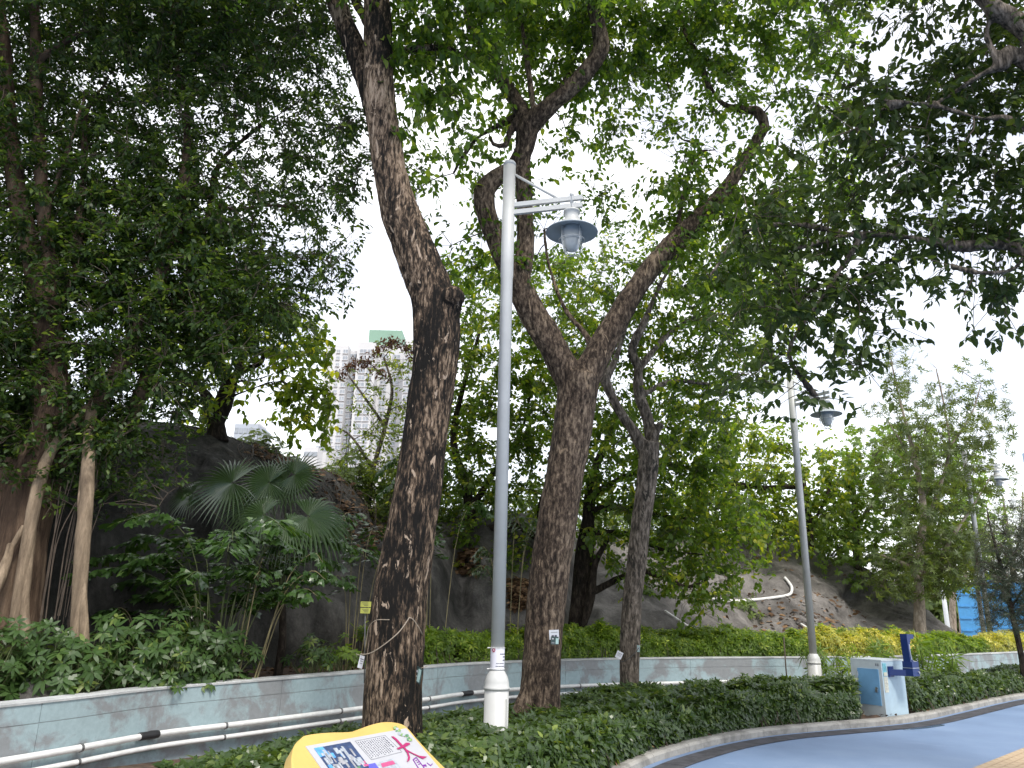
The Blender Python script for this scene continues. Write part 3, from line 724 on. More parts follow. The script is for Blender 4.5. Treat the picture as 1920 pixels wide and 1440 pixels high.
for zz in (.28, .64):
    a = Acc(); a.tube([c0 - e1 * .022 + e2 * .395 + ez * (zz - .03), c0 - e1 * .022 + e2 * .395 + ez * (zz + .03)], .008, 8); apart('hinge', a, MAT['steel'], dr)
for k in range(2):
    a = Acc()
    for dz_, w_ in ((.0, .026), (.012, .018), (.024, .026)): a.box(c0 - e1 * .0075 + e2 * (.085 - .033 * k) + ez * (.78 + dz_), (.004, w_, .004), axF)
    a.box(c0 - e1 * .0075 + e2 * (.085 - .033 * k) + ez * .79, (.004, .005, .036), axF); apart('marking', a, MAT['ink'], df)
a = Acc(); a.box(c0 - e2 * .004 + e1 * .075 + ez * .72, (.10, .006, .19), axF); ps = apart('poster', a, MAT['poster_aqua'], df)
a = Acc(); a.box(c0 - e2 * .0085 + e1 * .075 + ez * .655, (.094, .004, .055), axF); apart('poster_band', a, MAT['poster_pale'], ps)
a = Acc(); a.box(c0 - e2 * .004 + e1 * .08 + ez * .50, (.10, .006, .22), axF); nt = apart('notice', a, MAT['poster_pale'], df)
for k in range(8):
    a = Acc(); a.box(c0 - e2 * .008 + e1 * (.08 - .004 * (k % 3)) + ez * (.585 - .022 * k), (.075 - .01 * (k % 3), .003, .006), axF); apart('print_line', a, MAT['print_grey'], nt)
pl_c = c0 + e1 * .235
a = Acc(); a.box(pl_c - e2 * .012 + ez * .69, (.145, .02, .155), axF); apart('mount_plate', a, MAT['blue_dark'], df)
bc = c0 + e1 * .43 - e2 * .235
va = bc - pl_c; La = np.linalg.norm(va); va = va / La; axA = np.array([va, [-va[1], va[0], 0], ez])
a = Acc(); a.box((pl_c + bc) / 2 - va * .02 + ez * .68, (La, .11, .09), axA); apart('arm', a, MAT['blue_dark'], df)
a = Acc(); a.box(bc + ez * .695, (.20, .16, .115), axF); apart('bowl', a, MAT['blue_dark'], df)
a = Acc(); a.box(bc + ez * .757, (.207, .167, .010), axF); apart('steel_rim', a, MAT['steel'], df)
a = Acc(); a.box(bc + ez * .806, (.195, .155, .088), axF); apart('basin', a, MAT['blue_dark'], df)
a = Acc(); a.box(bc + ez * .853 + e1 * .045, (.10, .12, .007), axF); apart('basin_grate', a, MAT['steel'], df)
a = Acc(); a.tube([bc + e1 * .07 - e2 * .08 + ez * .69, bc + e1 * .07 - e2 * .095 + ez * .69], .018, 12); apart('push_button', a, MAT['steel'], df)
prof = [(-.095, .85), (.0, .85), (-.03, .88), (-.048, .95), (-.052, 1.04), (-.045, 1.12), (-.025, 1.17), (-.01, 1.19), (.085, 1.19), (.088, 1.255), (-.115, 1.262), (-.12, 1.19), (-.108, 1.02)]
a = Acc(); a.prism([bc + e1 * p + ez * q - e2 * .055 for p, q in prof], -e2, .11); apart('bottle_filler', a, MAT['blue_dark'], df)
a = Acc(); a.prism([bc + e1 * p + ez * q - e2 * .059 for p, q in ((-.060, .88), (-.035, .88), (-.062, .96), (-.066, 1.04), (-.068, 1.11), (-.082, 1.11), (-.084, 1.02))], -e2, .004); apart('steel_inlay', a, MAT['steel'], df)

# ================================================================== interpretive sign in the foreground
P0 = np.array([-.94595, 4.0, .89391]); sg_e = np.array([.53639, .84397, 0]); sg_g = np.array([.68613, -.43607, -.58230]); sg_n = np.cross(sg_g, sg_e); sg_n = sg_n if sg_n[2] > 0 else -sg_n
def sp(px, py, off=0.0):
    d_ = ray(px, py); t_ = ((P0 - cC) @ sg_n) / (d_ @ sg_n); return cC + d_ * t_ + sg_n * off
def z4(x, y): return (520 + x / 6.0, 1320 + y / 6.0)
def zb(x, y): return (620 + x / 8.727, 1340 + y / 8.727)
def uv(P): q = np.asarray(P) - P0; return q @ sg_e, q @ sg_g
def UV(u, v_, off=0.0): return P0 + sg_e * u + sg_g * v_ + sg_n * off
outline = [sp(*z4(*q)) for q in ((160, 720), (158, 600), (190, 470), (260, 392), (330, 352), (560, 326), (800, 318), (900, 290), (1040, 240), (1160, 210), (1280, 206), (1400, 230), (1480, 290), (1600, 430), (1880, 720))]
u_a, v_a = uv(outline[0]); u_b, v_b = uv(outline[-1])
outline += [UV(u_b + .03, .40), UV(u_b - .02, .52), UV(u_b - .12, .57), UV(.35, .56), UV(u_a + .12, .57), UV(u_a + .0, .52), UV(u_a - .03, .42)]
outline = list(catmull(outline + [outline[0]], 90)[:-1])
sgc = UV(.37, .28); sgo = np.array([sgc[0], sgc[1], 0])
isg = thing('information_sign', sgo, 'slanted information board with wavy yellow frame and white printed panel', 'sign')
cen = np.mean(outline, 0)
inner = [cen + (p - cen) * .985 + sg_n * .004 for p in outline]
a = Acc(); a.prism(outline, sg_n, .075); k = len(outline)
a.add(np.vstack([outline, inner]), [(i, (i + 1) % k, k + (i + 1) % k, k + i) for i in range(k)] + [tuple(range(k, 2 * k))]); apart('frame', a, MAT['yellow_plastic'], isg)
a = Acc(); a.prism([UV(-.002, .0, .008), UV(.742, .0, .008), UV(.742, .47, .008), UV(-.002, .47, .008)], sg_n, .004); pn = apart('panel', a, MAT['panel_white'], isg)
def flat(name, pts, mat, off, parent=pn):
    a = Acc(); a.prism([p + sg_n * off for p in pts], sg_n, .0012); return apart(name, a, MAT[mat], parent)
S = lambda *q: [sp(*zb(*p)) for p in q]
for q in (((975, 385), (1010, 385), (1060, 420), (1190, 560), (1160, 575), (1040, 445)),
          ((1060, 585), (1160, 530), (1210, 490), (1265, 490), (1285, 512), (1190, 565), (1090, 598)),
          ((1165, 565), (1200, 570), (1250, 640), (1280, 730), (1275, 770), (1240, 805), (1230, 800), (1250, 720), (1225, 650)),
          ((1200, 590), (1230, 605), (1330, 660), (1430, 705), (1560, 718), (1490, 755), (1380, 700), (1260, 640))):
    flat('brush_stroke', S(*q), 'print_magenta', .0100 + .0004 * len(q))
# text box: outline, then columns of small print
c_ = [sp(*zb(*q)) for q in ((385, 455), (875, 360), (1155, 630), (650, 760))]
for i in range(4):
    A_, B_ = c_[i], c_[(i + 1) % 4]; d_ = (B_ - A_) / np.linalg.norm(B_ - A_); w_ = np.cross(sg_n, d_) * .0015
    flat('box_line', [A_ - w_, B_ - w_, B_ + w_, A_ + w_], 'print_grey', .0095 + .0003 * i)
rngp = random.Random(5)
for ci in range(13):
    s0 = (ci + .8) / 14.2
    top, bot = c_[0] * (1 - s0) + c_[1] * s0, c_[3] * (1 - s0) + c_[2] * s0
    q0 = .08
    while q0 < (.62 if ci > 10 else .90):
        ln_ = rngp.uniform(.025, .05) * (1.6 if ci > 11 else 1); p0_, p1_ = top * (1 - q0) + bot * q0, top * (1 - q0 - ln_) + bot * (q0 + ln_)
        w_ = (c_[1] - c_[0]) * (.017 if ci < 12 else .026)
        flat('print_mark', [p0_ - w_ * .6, p1_ - w_ * .6, p1_ + w_ * .6, p0_ + w_ * .6], 'ink', .0094)
        q0 += ln_ + rngp.uniform(.02, .06)
# aerial photograph block: a generic mosaic of towers, sky, trees
u0, v0 = uv(sp(*z4(390, 500))); u1, _ = uv(sp(*z4(800, 428))); ph = [UV(u0, .022), UV(u1, .022), UV(u1, .26), UV(u0, .26)]
flat('photo_block', ph, 'print_navy', .0092)
flat('photo_sky', [UV(u0, .022), UV(u0 + (u1 - u0) * .22, .022), UV(u0 + (u1 - u0) * .26, .075), UV(u0, .08)], 'print_skyblue', .0102)
for i in range(46):
    a_, b_ = rngp.uniform(.02, .9), rngp.uniform(.06, .93); w_, h_ = rngp.uniform(.015, .06), rngp.uniform(.008, .05)
    if b_ > .5: mt_ = rngp.choice(['print_green', 'print_light', 'print_green', 'print_navy', 'print_pink'])
    else: mt_ = rngp.choice(['print_light', 'print_light', 'print_grey', 'print_skyblue']); w_ *= .45; h_ *= 1.6
    ua, va = u0 + (u1 - u0) * a_, .022 + .238 * b_
    flat('photo_detail', [UV(ua, va), UV(min(ua + w_, u1), va + .002), UV(min(ua + w_ * .9, u1), min(va + h_, .26)), UV(ua, min(va + h_, .258))], mt_, .0104 + .0002 * (i % 8))
flat('blue_label', S((590, 840), (710, 815), (790, 930), (640, 960)), 'print_blue', .0100)
flat('grey_box', S((720, 812), (1000, 742), (1180, 930), (840, 1000)), 'print_light', .0092)
flat('pink_label', S((805, 825), (1000, 775), (1045, 832), (830, 890)), 'print_pink', .0104)
sq = S((1335, 762), (1388, 722), (1520, 900), (1440, 930))
for i in range(4):
    A_, B_ = sq[i], sq[(i + 1) % 4]; d_ = (B_ - A_) / np.linalg.norm(B_ - A_); w_ = np.cross(sg_n, d_) * .003; flat('seal_line', [A_ - w_, B_ - w_, B_ + w_, A_ + w_], 'print_purple', .0095 + .0003 * i)
for q in (((1372, 770), (1398, 758), (1405, 768), (1380, 782)), ((1395, 800), (1428, 788), (1436, 800), (1404, 812)), ((1418, 832), (1458, 815), (1464, 826), (1426, 846)), ((1560, 805), (1620, 850), (1650, 818), (1655, 830), (1622, 866), (1600, 850), (1560, 818)), ((1480, 850), (1540, 835), (1560, 870), (1500, 870))):
    flat('seal_mark', S(*q), 'print_purple', .0100)
for i in range(16):
    x_, y_ = 1050 + i * 17 + rngp.uniform(-18, 18), 262 + i * 11 + rngp.uniform(-30, 30); r_ = rngp.uniform(12, 30)
    flat('printed_leaf', S(*[(x_ + r_ * 1.3 * math.cos(t_), y_ + r_ * math.sin(t_)) for t_ in np.linspace(0, 6.28, 8)[:-1]]), ['print_leafgreen', 'print_green', 'print_light'][i % 3], .0096 + .0002 * i)
for u_ in (.12, .62):
    top = UV(u_, .30, -.06); a = Acc(); a.tube([top, np.array([top[0], top[1], .0])], .035, 14); apart('post', a, MAT['yellow_plastic'], isg, True)

# ================================================================== big trees
rngT = np.random.default_rng(11)
t1 = aty(735, 1400, 8.95)
T1L = [[(733, 1425, 8.95, 132), (735, 1380, 8.95, 118), (739, 1290, 8.95, 110), (746, 1150, 8.95, 104), (770, 1000, 8.95, 94), (792, 850, 8.95, 88), (812, 700, 8.95, 84), (818, 620, 8.95, 88), (812, 560, 8.95, 84), (785, 490, 8.95, 82), (752, 400, 8.9, 72), (728, 300, 8.85, 62), (712, 170, 8.8, 58), (708, 40, 8.8, 54), (706, -120, 8.7, 48), (730, -300, 8.5, 36), (790, -480, 8.3, 20)],
       [(815, 640, 8.95, 60), (838, 590, 8.88, 48), (850, 560, 8.8, 40), (854, 545, 8.78, 18)],
       [(735, 330, 8.9, 44), (700, 200, 9.0, 38), (668, 100, 9.1, 40), (640, 30, 9.15, 38), (612, -60, 9.2, 34), (560, -220, 9.3, 26), (480, -380, 9.3, 16)],
       [(706, 60, 8.85, 18), (690, 40, 9.0, 17), (668, 5, 9.2, 15), (640, -60, 9.3, 12)],
       [(720, 92, 8.8, 17), (770, 92, 8.9, 15), (830, 90, 9.1, 12), (880, 105, 9.3, 8), (930, 90, 9.5, 5)],
       [(706, -100, 8.7, 34), (800, -260, 8.4, 26), (930, -400, 8.2, 18), (1060, -480, 8.0, 10)]]
# knob left by an old cut
def knob(px, py, Y, w):
    c = aty(px, py, Y); r = w / 2 * depth_of(c) / FPX; return (np.array([c + np.array([0, 0, r * q]) for q in (-1.05, -.8, -.4, 0, .4, .8, 1.0)]), r * np.array([.2, .6, .93, 1, .9, .55, .2]))
m_c = ['899999989', '789999978', '678988878', '568656667', '444334346', '333235434']
make_tree('street_tree', 'thick dark trunk with black and tan flaking bark nearest the yellow sign', t1, T1L, 'bark_patched', .022, .016,
          [(720, 0, 60, ['8887', '7886', '6774', '5651', '4320'], 8.6, 10.0), (420, -480, 60, ['456666665554', '456666665554', '456777766555', '456788877665', '345788887766', '345788887766', '224688888776', '113678888876'], 7.6, 9.8)],
          .125, .58, 'leaf_centre', 21, 'tall trees in the planted bed', nper=8, Lt=.4, grav=.75, tmpl=T8, singles=150,
          extra=[knob(850, 556, 8.75, 46)])
t2 = aty(1010, 1352, 11.05)
T2L = [[(1008, 1385, 11.05, 108), (1010, 1345, 11.05, 88), (1014, 1280, 11.05, 76), (1022, 1150, 11.05, 74), (1042, 1000, 11.05, 74), (1066, 850, 11.05, 74), (1080, 760, 11.05, 74), (1086, 705, 11.05, 80)],
       [(1004, 1255, 11.0, 34), (990, 1300, 10.95, 34), (972, 1340, 10.9, 32), (955, 1375, 10.85, 26), (945, 1400, 10.8, 18)],
       [(1040, 1340, 10.9, 30), (1058, 1370, 10.8, 26), (1066, 1400, 10.75, 20)],
       [(1078, 730, 11.05, 58), (1042, 660, 11.0, 52), (1000, 590, 10.95, 50), (970, 530, 10.9, 46), (938, 470, 10.85, 38), (916, 410, 10.8, 36), (908, 362, 10.8, 38), (930, 335, 10.8, 34), (960, 315, 10.8, 30), (982, 285, 10.75, 34), (992, 250, 10.7, 36)],
       [(975, 535, 10.9, 36), (985, 460, 10.95, 34), (984, 380, 10.9, 32), (982, 300, 10.8, 30), (992, 240, 10.7, 40), (1030, 200, 10.6, 34), (1085, 150, 10.5, 32), (1125, 95, 10.4, 32), (1120, 40, 10.3, 28), (1108, -30, 10.2, 26), (1100, -160, 10.0, 20), (1130, -320, 9.8, 12)],
       [(990, 235, 10.7, 30), (968, 190, 10.8, 28), (935, 140, 10.9, 24), (905, 90, 11.0, 18), (880, 40, 11.0, 13), (870, -60, 11.0, 10)],
       [(988, 205, 10.75, 14), (955, 225, 10.9, 12), (900, 255, 11.1, 9), (870, 290, 11.2, 6), (850, 325, 11.3, 4)],
       [(975, 218, 10.7, 13), (955, 250, 10.65, 12), (948, 272, 10.6, 11), (925, 270, 10.6, 8), (915, 245, 10.6, 5)],
       [(1000, 215, 10.6, 12), (995, 160, 10.6, 10), (985, 90, 10.6, 8), (975, 20, 10.6, 5)],
       [(1030, 200, 10.6, 14), (1050, 165, 10.7, 11), (1070, 130, 10.8, 7), (1090, 80, 10.9, 5)],
       [(1092, 720, 11.05, 58), (1118, 670, 11.1, 52), (1150, 610, 11.15, 46), (1190, 545, 11.2, 42), (1240, 480, 11.25, 40), (1300, 420, 11.3, 38), (1350, 370, 11.3, 32), (1390, 310, 11.3, 26), (1418, 265, 11.3, 22), (1432, 232, 11.3, 20), (1415, 207, 11.3, 18), (1385, 205, 11.3, 15), (1350, 190, 11.3, 10), (1320, 140, 11.3, 8)],
       [(1330, 165, 11.3, 12), (1310, 110, 11.4, 11), (1285, 60, 11.5, 9), (1270, 10, 11.6, 7), (1262, -80, 11.7, 5)],
       [(1110, 668, 11.1, 16), (1100, 630, 11.25, 13), (1060, 580, 11.4, 10), (1030, 500, 11.5, 7), (1020, 430, 11.6, 4)],
       [(1260, 470, 11.2, 12), (1300, 300, 11.8, 9), (1340, 280, 12.0, 6), (1280, 262, 12.0, 5)]]
make_tree('street_tree', 'forked brown trunk whose right limb bends up and over, behind the tall lamp post', t2, T2L, 'bark_brown', .024, .014,
          [(900, 0, 60, ['899988887765', '788888877654', '567777665544', '333444434345', '222333332335', '111232332345', '222344545466'], 10.55, 12.4), (840, -420, 60, ['245555555555444', '345666666655554', '345666666655555', '345666666655555', '456667777766655', '456667777766655', '456677777776655'], 9.0, 12.0),
           (760, 240, 60, ['4321', '3222', '2123', '2234', '3456'], 10.5, 12.2), (1260, 300, 60, ['2344', '5566', '6677', '6777', '5676'], 10.6, 12.2)],
          .120, .58, 'leaf_centre', 22, 'tall trees in the planted bed', nper=8, Lt=.4, grav=.6, tmpl=T8, singles=200)
t3 = aty(1180, 1310, 14.3)
T3L = [[(1180, 1330, 14.3, 42), (1180, 1290, 14.3, 36), (1184, 1150, 14.3, 36), (1200, 1000, 14.3, 37), (1213, 900, 14.3, 38), (1218, 830, 14.3, 36)],
       [(1212, 850, 14.3, 24), (1185, 805, 14.25, 20), (1158, 765, 14.2, 17), (1138, 720, 14.2, 16), (1134, 712, 14.2, 17), (1152, 680, 14.3, 13), (1165, 640, 14.4, 11), (1180, 590, 14.5, 9), (1200, 540, 14.6, 6)],
       [(1222, 845, 14.3, 22), (1228, 812, 14.3, 17), (1240, 795, 14.3, 14)],
       [(1222, 850, 14.35, 22), (1216, 790, 14.4, 22), (1198, 740, 14.4, 20), (1196, 690, 14.4, 18), (1185, 655, 14.4, 18), (1210, 600, 14.4, 13), (1235, 540, 14.5, 9), (1270, 480, 14.6, 6)],
       [(1200, 690, 14.4, 13), (1240, 640, 14.6, 10), (1290, 600, 14.8, 7), (1340, 580, 15, 4)],
       [(1205, 740, 14.4, 10), (1260, 715, 14.6, 8), (1330, 720, 14.9, 5)]]
make_tree('street_tree', 'slimmer grey-brown trunk forking low, standing third along the bed beside the aqua wall', t3, T3L, 'bark_grey', .024, .012,
          [(1020, 420, 60, ['13455654', '24566765', '35677775', '35777764', '25667764', '24566530', '13443100', '01221000'], 14.5, 16.9)],
          .115, .56, 'leaf_back', 23, 'tall trees in the planted bed', nper=8, Lt=.4, grav=.5, singles=0)

# banyan on the raised bed
BL = [[(10, 1230, 9.9, 120), (25, 1120, 9.9, 100), (45, 1000, 9.9, 92), (75, 880, 9.9, 84), (100, 790, 9.9, 70), (92, 690, 9.9, 56), (86, 610, 9.9, 50), (66, 500, 9.9, 40), (42, 400, 9.9, 38), (26, 310, 9.9, 34), (12, 190, 9.9, 32), (2, 90, 9.9, 28), (-10, -60, 9.8, 24), (-20, -260, 9.6, 16)],
      [(60, 960, 9.95, 60), (110, 850, 9.95, 46), (170, 775, 9.95, 38), (215, 710, 9.95, 34), (250, 640, 9.95, 32), (272, 590, 9.95, 28), (300, 520, 10.0, 24), (330, 440, 10.05, 20), (346, 330, 10.1, 16), (350, 210, 10.1, 14), (330, 120, 10.1, 10), (320, 0, 10.1, 8)],
      [(240, 800, 10.3, 24), (270, 720, 10.3, 26), (300, 650, 10.4, 22), (325, 590, 10.5, 18), (360, 500, 10.6, 15), (390, 400, 10.7, 12), (410, 310, 10.7, 11), (470, 250, 10.7, 8), (530, 210, 10.7, 5)],
      [(90, 640, 9.9, 30), (92, 520, 9.85, 25), (84, 430, 9.8, 24), (76, 330, 9.8, 22), (70, 200, 9.8, 20), (66, 60, 9.7, 18), (60, -100, 9.6, 13)],
      [(84, 400, 9.8, 14), (120, 300, 9.7, 9), (160, 180, 9.6, 6)],
      [(96, 600, 9.9, 22), (140, 520, 10.0, 16), (148, 420, 10.1, 14), (158, 310, 10.1, 12), (160, 215, 10.1, 10), (195, 160, 10.1, 7), (205, 140, 10.1, 5)],
      [(75, 110, 9.75, 14), (110, 85, 9.7, 10), (160, 60, 9.6, 6)],
      [(2, 1220, 9.8, 40), (-20, 1080, 9.85, 46), (-10, 960, 9.9, 40), (30, 860, 9.9, 40)],
      [(350, 330, 10.1, 9), (420, 390, 10.2, 7), (500, 385, 10.3, 5), (560, 390, 10.4, 3)]]
ban = make_tree('banyan_tree', 'banyan with many joined trunks and hanging roots on the raised bed', aty(15, 1215, 9.9), BL, 'bark_banyan', .026, .02,
          [(0, 0, 60, ['77899999875', '67899999875', '87668888764', '88777766664', '88787655465', '78889876565', '88999986565', '88999998643', '89999999764', '79899999852', '99889998620', '99888864000', '99888630000', '99986400000', '88765200000', '43532100000'], 9.25, 12.0),
           (640, 180, 60, ['4', '5', '3', '2', '1'], 8.9, 10.5),
           (-420, -480, 60, ['445555555555554333', '455555555555555433', '455666666666666543', '456666666666666643', '566666666666666653', '566667777777777653', '566677777777777653', '666677777777777754'], 8.0, 11.5),
           (-420, 0, 60, ['7777777'] * 10 + ['8888888'] * 4, 8.8, 11.4)],
            .085, .50, 'leaf_banyan', 24, None, nper=10, Lt=.30, grav=.3, singles=0, ratio=16, gain=1.25)
rb = random.Random(4)
for nodes in ([(145, 1215, 9.3, 34), (148, 1130, 9.3, 26), (155, 1010, 9.3, 28), (163, 930, 9.35, 24), (166, 850, 9.45, 24), (172, 770, 9.7, 20)],
              [(158, 1215, 9.25, 20), (156, 1100, 9.28, 13), (152, 1000, 9.3, 12), (150, 940, 9.35, 10), (158, 860, 9.5, 9)],
              [(28, 1205, 9.45, 26), (38, 1100, 9.45, 22), (58, 980, 9.5, 22), (75, 900, 9.55, 22), (100, 840, 9.65, 18), (150, 780, 9.8, 16)],
              [(50, 1200, 9.4, 16), (46, 1130, 9.45, 15), (56, 1040, 9.5, 14), (66, 960, 9.55, 12)],
              [(-10, 1090, 9.4, 14), (20, 1030, 9.45, 13), (46, 985, 9.5, 11)],
              [(-15, 1120, 9.3, 16), (8, 1070, 9.35, 15), (20, 1020, 9.45, 12)]):
    P, r = limb_px(nodes); organic('prop_root', [(P, r)], .012, .006, 'bark_root', ban, rb.randrange(99))
a = Acc()
for i in range(16):
    x_ = rb.uniform(70, 150); pts = [aty(x_ + 30 + rb.uniform(0, 20), rb.uniform(880, 960), 9.6), aty(x_ + 12, rb.uniform(1000, 1060), 9.55), aty(x_ - 12, rb.uniform(1150, 1200), 9.5)]
    a.tube(catmull(pts, 9), rb.uniform(.003, .009), 5, False)
apart('hanging_roots', a, MAT['twig'], ban, True)

# small broad-leaved tree on the ridge
hb = aty(405, 808, 14.7)
make_tree('ridge_tree', 'small crooked dark tree with yellow-green leaves on top of the slope', hb + np.array([0, 0, -.2]),
          [[(408, 830, 14.7, 40), (405, 800, 14.7, 32), (400, 775, 14.7, 30), (392, 752, 14.7, 22), (375, 728, 14.7, 15), (350, 705, 14.8, 13), (325, 690, 14.9, 10)],
           [(402, 780, 14.7, 24), (414, 745, 14.65, 18), (424, 712, 14.6, 18), (418, 690, 14.6, 17)],
           [(408, 790, 14.7, 26), (425, 760, 14.7, 22), (436, 722, 14.7, 18), (445, 700, 14.7, 16), (470, 690, 14.6, 13), (490, 678, 14.6, 11), (494, 664, 14.6, 8)],
           [(445, 700, 14.7, 14), (452, 670, 14.8, 11), (458, 640, 14.9, 9), (475, 600, 15, 6)],
           [(430, 745, 14.7, 8), (470, 730, 14.5, 6), (520, 715, 14.4, 4), (560, 730, 14.3, 3)],
           [(428, 715, 14.6, 8), (480, 712, 14.4, 5), (540, 690, 14.2, 3)],
           [(390, 755, 14.7, 9), (360, 755, 14.8, 7), (325, 758, 14.9, 4)]],
          'bark_dark', .018, .012, [(340, 560, 40, ['3556640', '4666676', '5555677', '5544677', '5432577', '4321466', '2000035']), (340, 560, 40, ['0'] )][:1] and [(340, 555, 40, ['3556640', '4666676', '5555677', '5544677', '5432577', '4321466', '2000035'], 14.0, 15.8)],
          .15, .62, 'leaf_hill', 31, nper=7, Lt=.4, grav=.55, tmpl=T8, bend=.35, singles=60)

# broad-leaved trees behind, on and below the slope
make_tree('background_tree', 'thin pale yellow-green tree in front of the white tower', aty(700, 940, 18.3),
          [[(690, 950, 18.3, 10), (700, 880, 18.3, 9), (722, 800, 18.3, 8), (735, 730, 18.3, 6), (720, 670, 18.3, 4)], [(722, 800, 18.3, 6), (680, 740, 18.5, 5), (650, 700, 18.6, 3)], [(700, 880, 18.3, 7), (660, 820, 18.4, 5), (630, 800, 18.4, 3)]],
          'bark_grey', .012, .004, [(610, 640, 40, ['00244', '01344', '12334', '02344', '13466', '35677', '36788', '27888', '05888', '00688'], 17.3, 19.2)],
          .11, .5, 'leaf_pale', 32, 'trees behind the slope', nper=8, Lt=.35, grav=.3, gain=.8)
make_tree('background_tree', 'dense mid-green tree filling the gap between the two big trunks', aty(870, 1000, 18.6),
          [[(880, 1060, 18.6, 26), (884, 980, 18.6, 22), (870, 900, 18.6, 18), (850, 820, 18.6, 14), (870, 720, 18.6, 10), (900, 620, 18.6, 7)], [(880, 960, 18.6, 14), (930, 880, 18.8, 10), (980, 800, 19, 7), (1000, 700, 19, 5)], [(1010, 1010, 18.6, 12), (1020, 930, 18.6, 12), (1060, 880, 18.6, 8), (1100, 840, 18.7, 6)], [(880, 1000, 18.6, 14), (960, 985, 18.6, 13), (1010, 1010, 18.6, 12)]],
          'bark_dark', .022, .01, [(820, 480, 60, ['45666', '56666', '67777', '67888', '78888', '88888', '87765', '87655', '7766', '5555'], 17.4, 20.0)],
          .13, .6, 'leaf_back', 33, 'trees behind the slope', nper=8, Lt=.4, grav=.45, tmpl=T6)
make_tree('background_tree', 'black-trunked tree spreading level branches in front of the bare slope', aty(1088, 1180, 18.6),
          [[(1075, 1190, 18.4, 26), (1092, 1120, 18.5, 42), (1096, 1040, 18.6, 36), (1102, 980, 18.6, 26), (1110, 900, 18.6, 18), (1140, 820, 18.6, 11), (1165, 760, 18.7, 7)],
           [(1090, 1180, 18.2, 14), (1108, 1120, 18.1, 16), (1115, 1060, 18.1, 12), (1140, 1010, 18.0, 8)],
           [(1112, 1110, 18.2, 13), (1160, 1085, 18.0, 12), (1200, 1070, 17.9, 11), (1245, 1085, 17.8, 9), (1290, 1100, 17.7, 7), (1330, 1085, 17.6, 4)],
           [(1100, 960, 18.6, 15), (1160, 950, 18.3, 12), (1230, 965, 18.1, 9), (1310, 975, 18.0, 5)],
           [(1100, 1000, 18.6, 12), (1170, 1000, 18.3, 10), (1240, 1030, 18.1, 7), (1320, 1040, 18.0, 4)],
           [(1105, 930, 18.6, 14), (1180, 890, 18.5, 10), (1260, 870, 18.4, 7), (1340, 900, 18.3, 5)]],
          'bark_dark', .022, .012, [(1080, 700, 60, ['00455', '46677', '57888', '67888', '578887', '467885', '036762', '000320'], 17.0, 19.6)],
          .135, .64, 'leaf_back', 34, 'trees behind the slope', nper=8, Lt=.42, grav=.5, singles=0)
make_tree('background_tree', 'light yellow-green tree on the ridge with a long black level branch', aty(1500, 1010, 27),
          [[(1520, 1030, 27, 14), (1515, 960, 27, 13), (1500, 915, 27, 12), (1440, 915, 26.8, 11), (1380, 908, 26.6, 9), (1320, 900, 26.4, 6)], [(1515, 960, 27, 9), (1500, 870, 27.2, 7), (1460, 830, 27.2, 5)], [(1380, 908, 26.6, 6), (1370, 860, 26.6, 4), (1390, 820, 26.6, 3)], [(1520, 990, 27, 8), (1550, 930, 27, 6), (1560, 880, 27, 4)]],
          'bark_dark', .03, .012, [(1260, 790, 50, ['0467410', '4778766', '7888777', '7788776', '3445543'], 25.4, 28.5)],
          .17, .62, 'leaf_hill', 35, 'trees behind the slope', nper=8, Lt=.5, grav=.5)
make_tree('background_tree', 'rounded bright green tree with drooping leaf tufts behind the second lamp post', aty(1600, 1060, 28.8),
          [[(1610, 1090, 28.8, 16), (1605, 1000, 28.8, 14), (1600, 920, 28.8, 10), (1590, 850, 28.8, 6)], [(1605, 990, 28.8, 9), (1650, 920, 28.8, 7), (1680, 860, 28.8, 4)], [(1605, 1000, 28.8, 9), (1560, 930, 28.8, 6), (1540, 880, 28.8, 4)]],
          'bark_grey', .03, .01, [(1490, 800, 50, ['01587600', '15888850', '48888882', '68888884', '58888886', '24688874'], 26.8, 30.5)],
          .17, .42, 'leaf_round', 36, 'trees behind the slope', nper=8, Lt=.35, tuft=.75, gain=.85)
make_tree('feathery_tree', 'upright tree with narrow leaf tufts and open crown right of the slope', aty(1722, 1185, 25),
          [[(1724, 1200, 25, 26), (1724, 1140, 25, 20), (1722, 1080, 25, 18), (1728, 1010, 25, 15), (1732, 960, 25, 13), (1720, 880, 25, 9), (1700, 800, 25, 6), (1680, 720, 25, 4), (1668, 660, 25, 3)],
           [(1728, 1000, 25, 9), (1760, 920, 25, 7), (1780, 840, 25, 5), (1770, 760, 25, 4), (1755, 690, 25, 3)],
           [(1726, 1090, 25, 11), (1760, 1050, 24.8, 9), (1790, 1000, 24.7, 7), (1830, 940, 24.6, 4), (1860, 890, 24.5, 3)],
           [(1722, 1075, 25, 10), (1690, 1055, 25, 8), (1650, 1040, 25, 5)], [(1720, 880, 25, 6), (1690, 830, 25.2, 4), (1665, 790, 25.2, 3)], [(1780, 840, 25, 4), (1820, 780, 25, 3), (1840, 720, 25, 2)]],
          'bark_pale', .022, .006, [(1620, 640, 40, ['0310000', '1410110', '1523341', '2454452', '2565563', '2566652', '25665320', '24565310', '03674100', '25788620', '57888500', '47774200'], 23.6, 26.6)],
          .17, .24, 'leaf_lance', 37, nper=10, Lt=.22, tuft=-.1, gain=1.15)
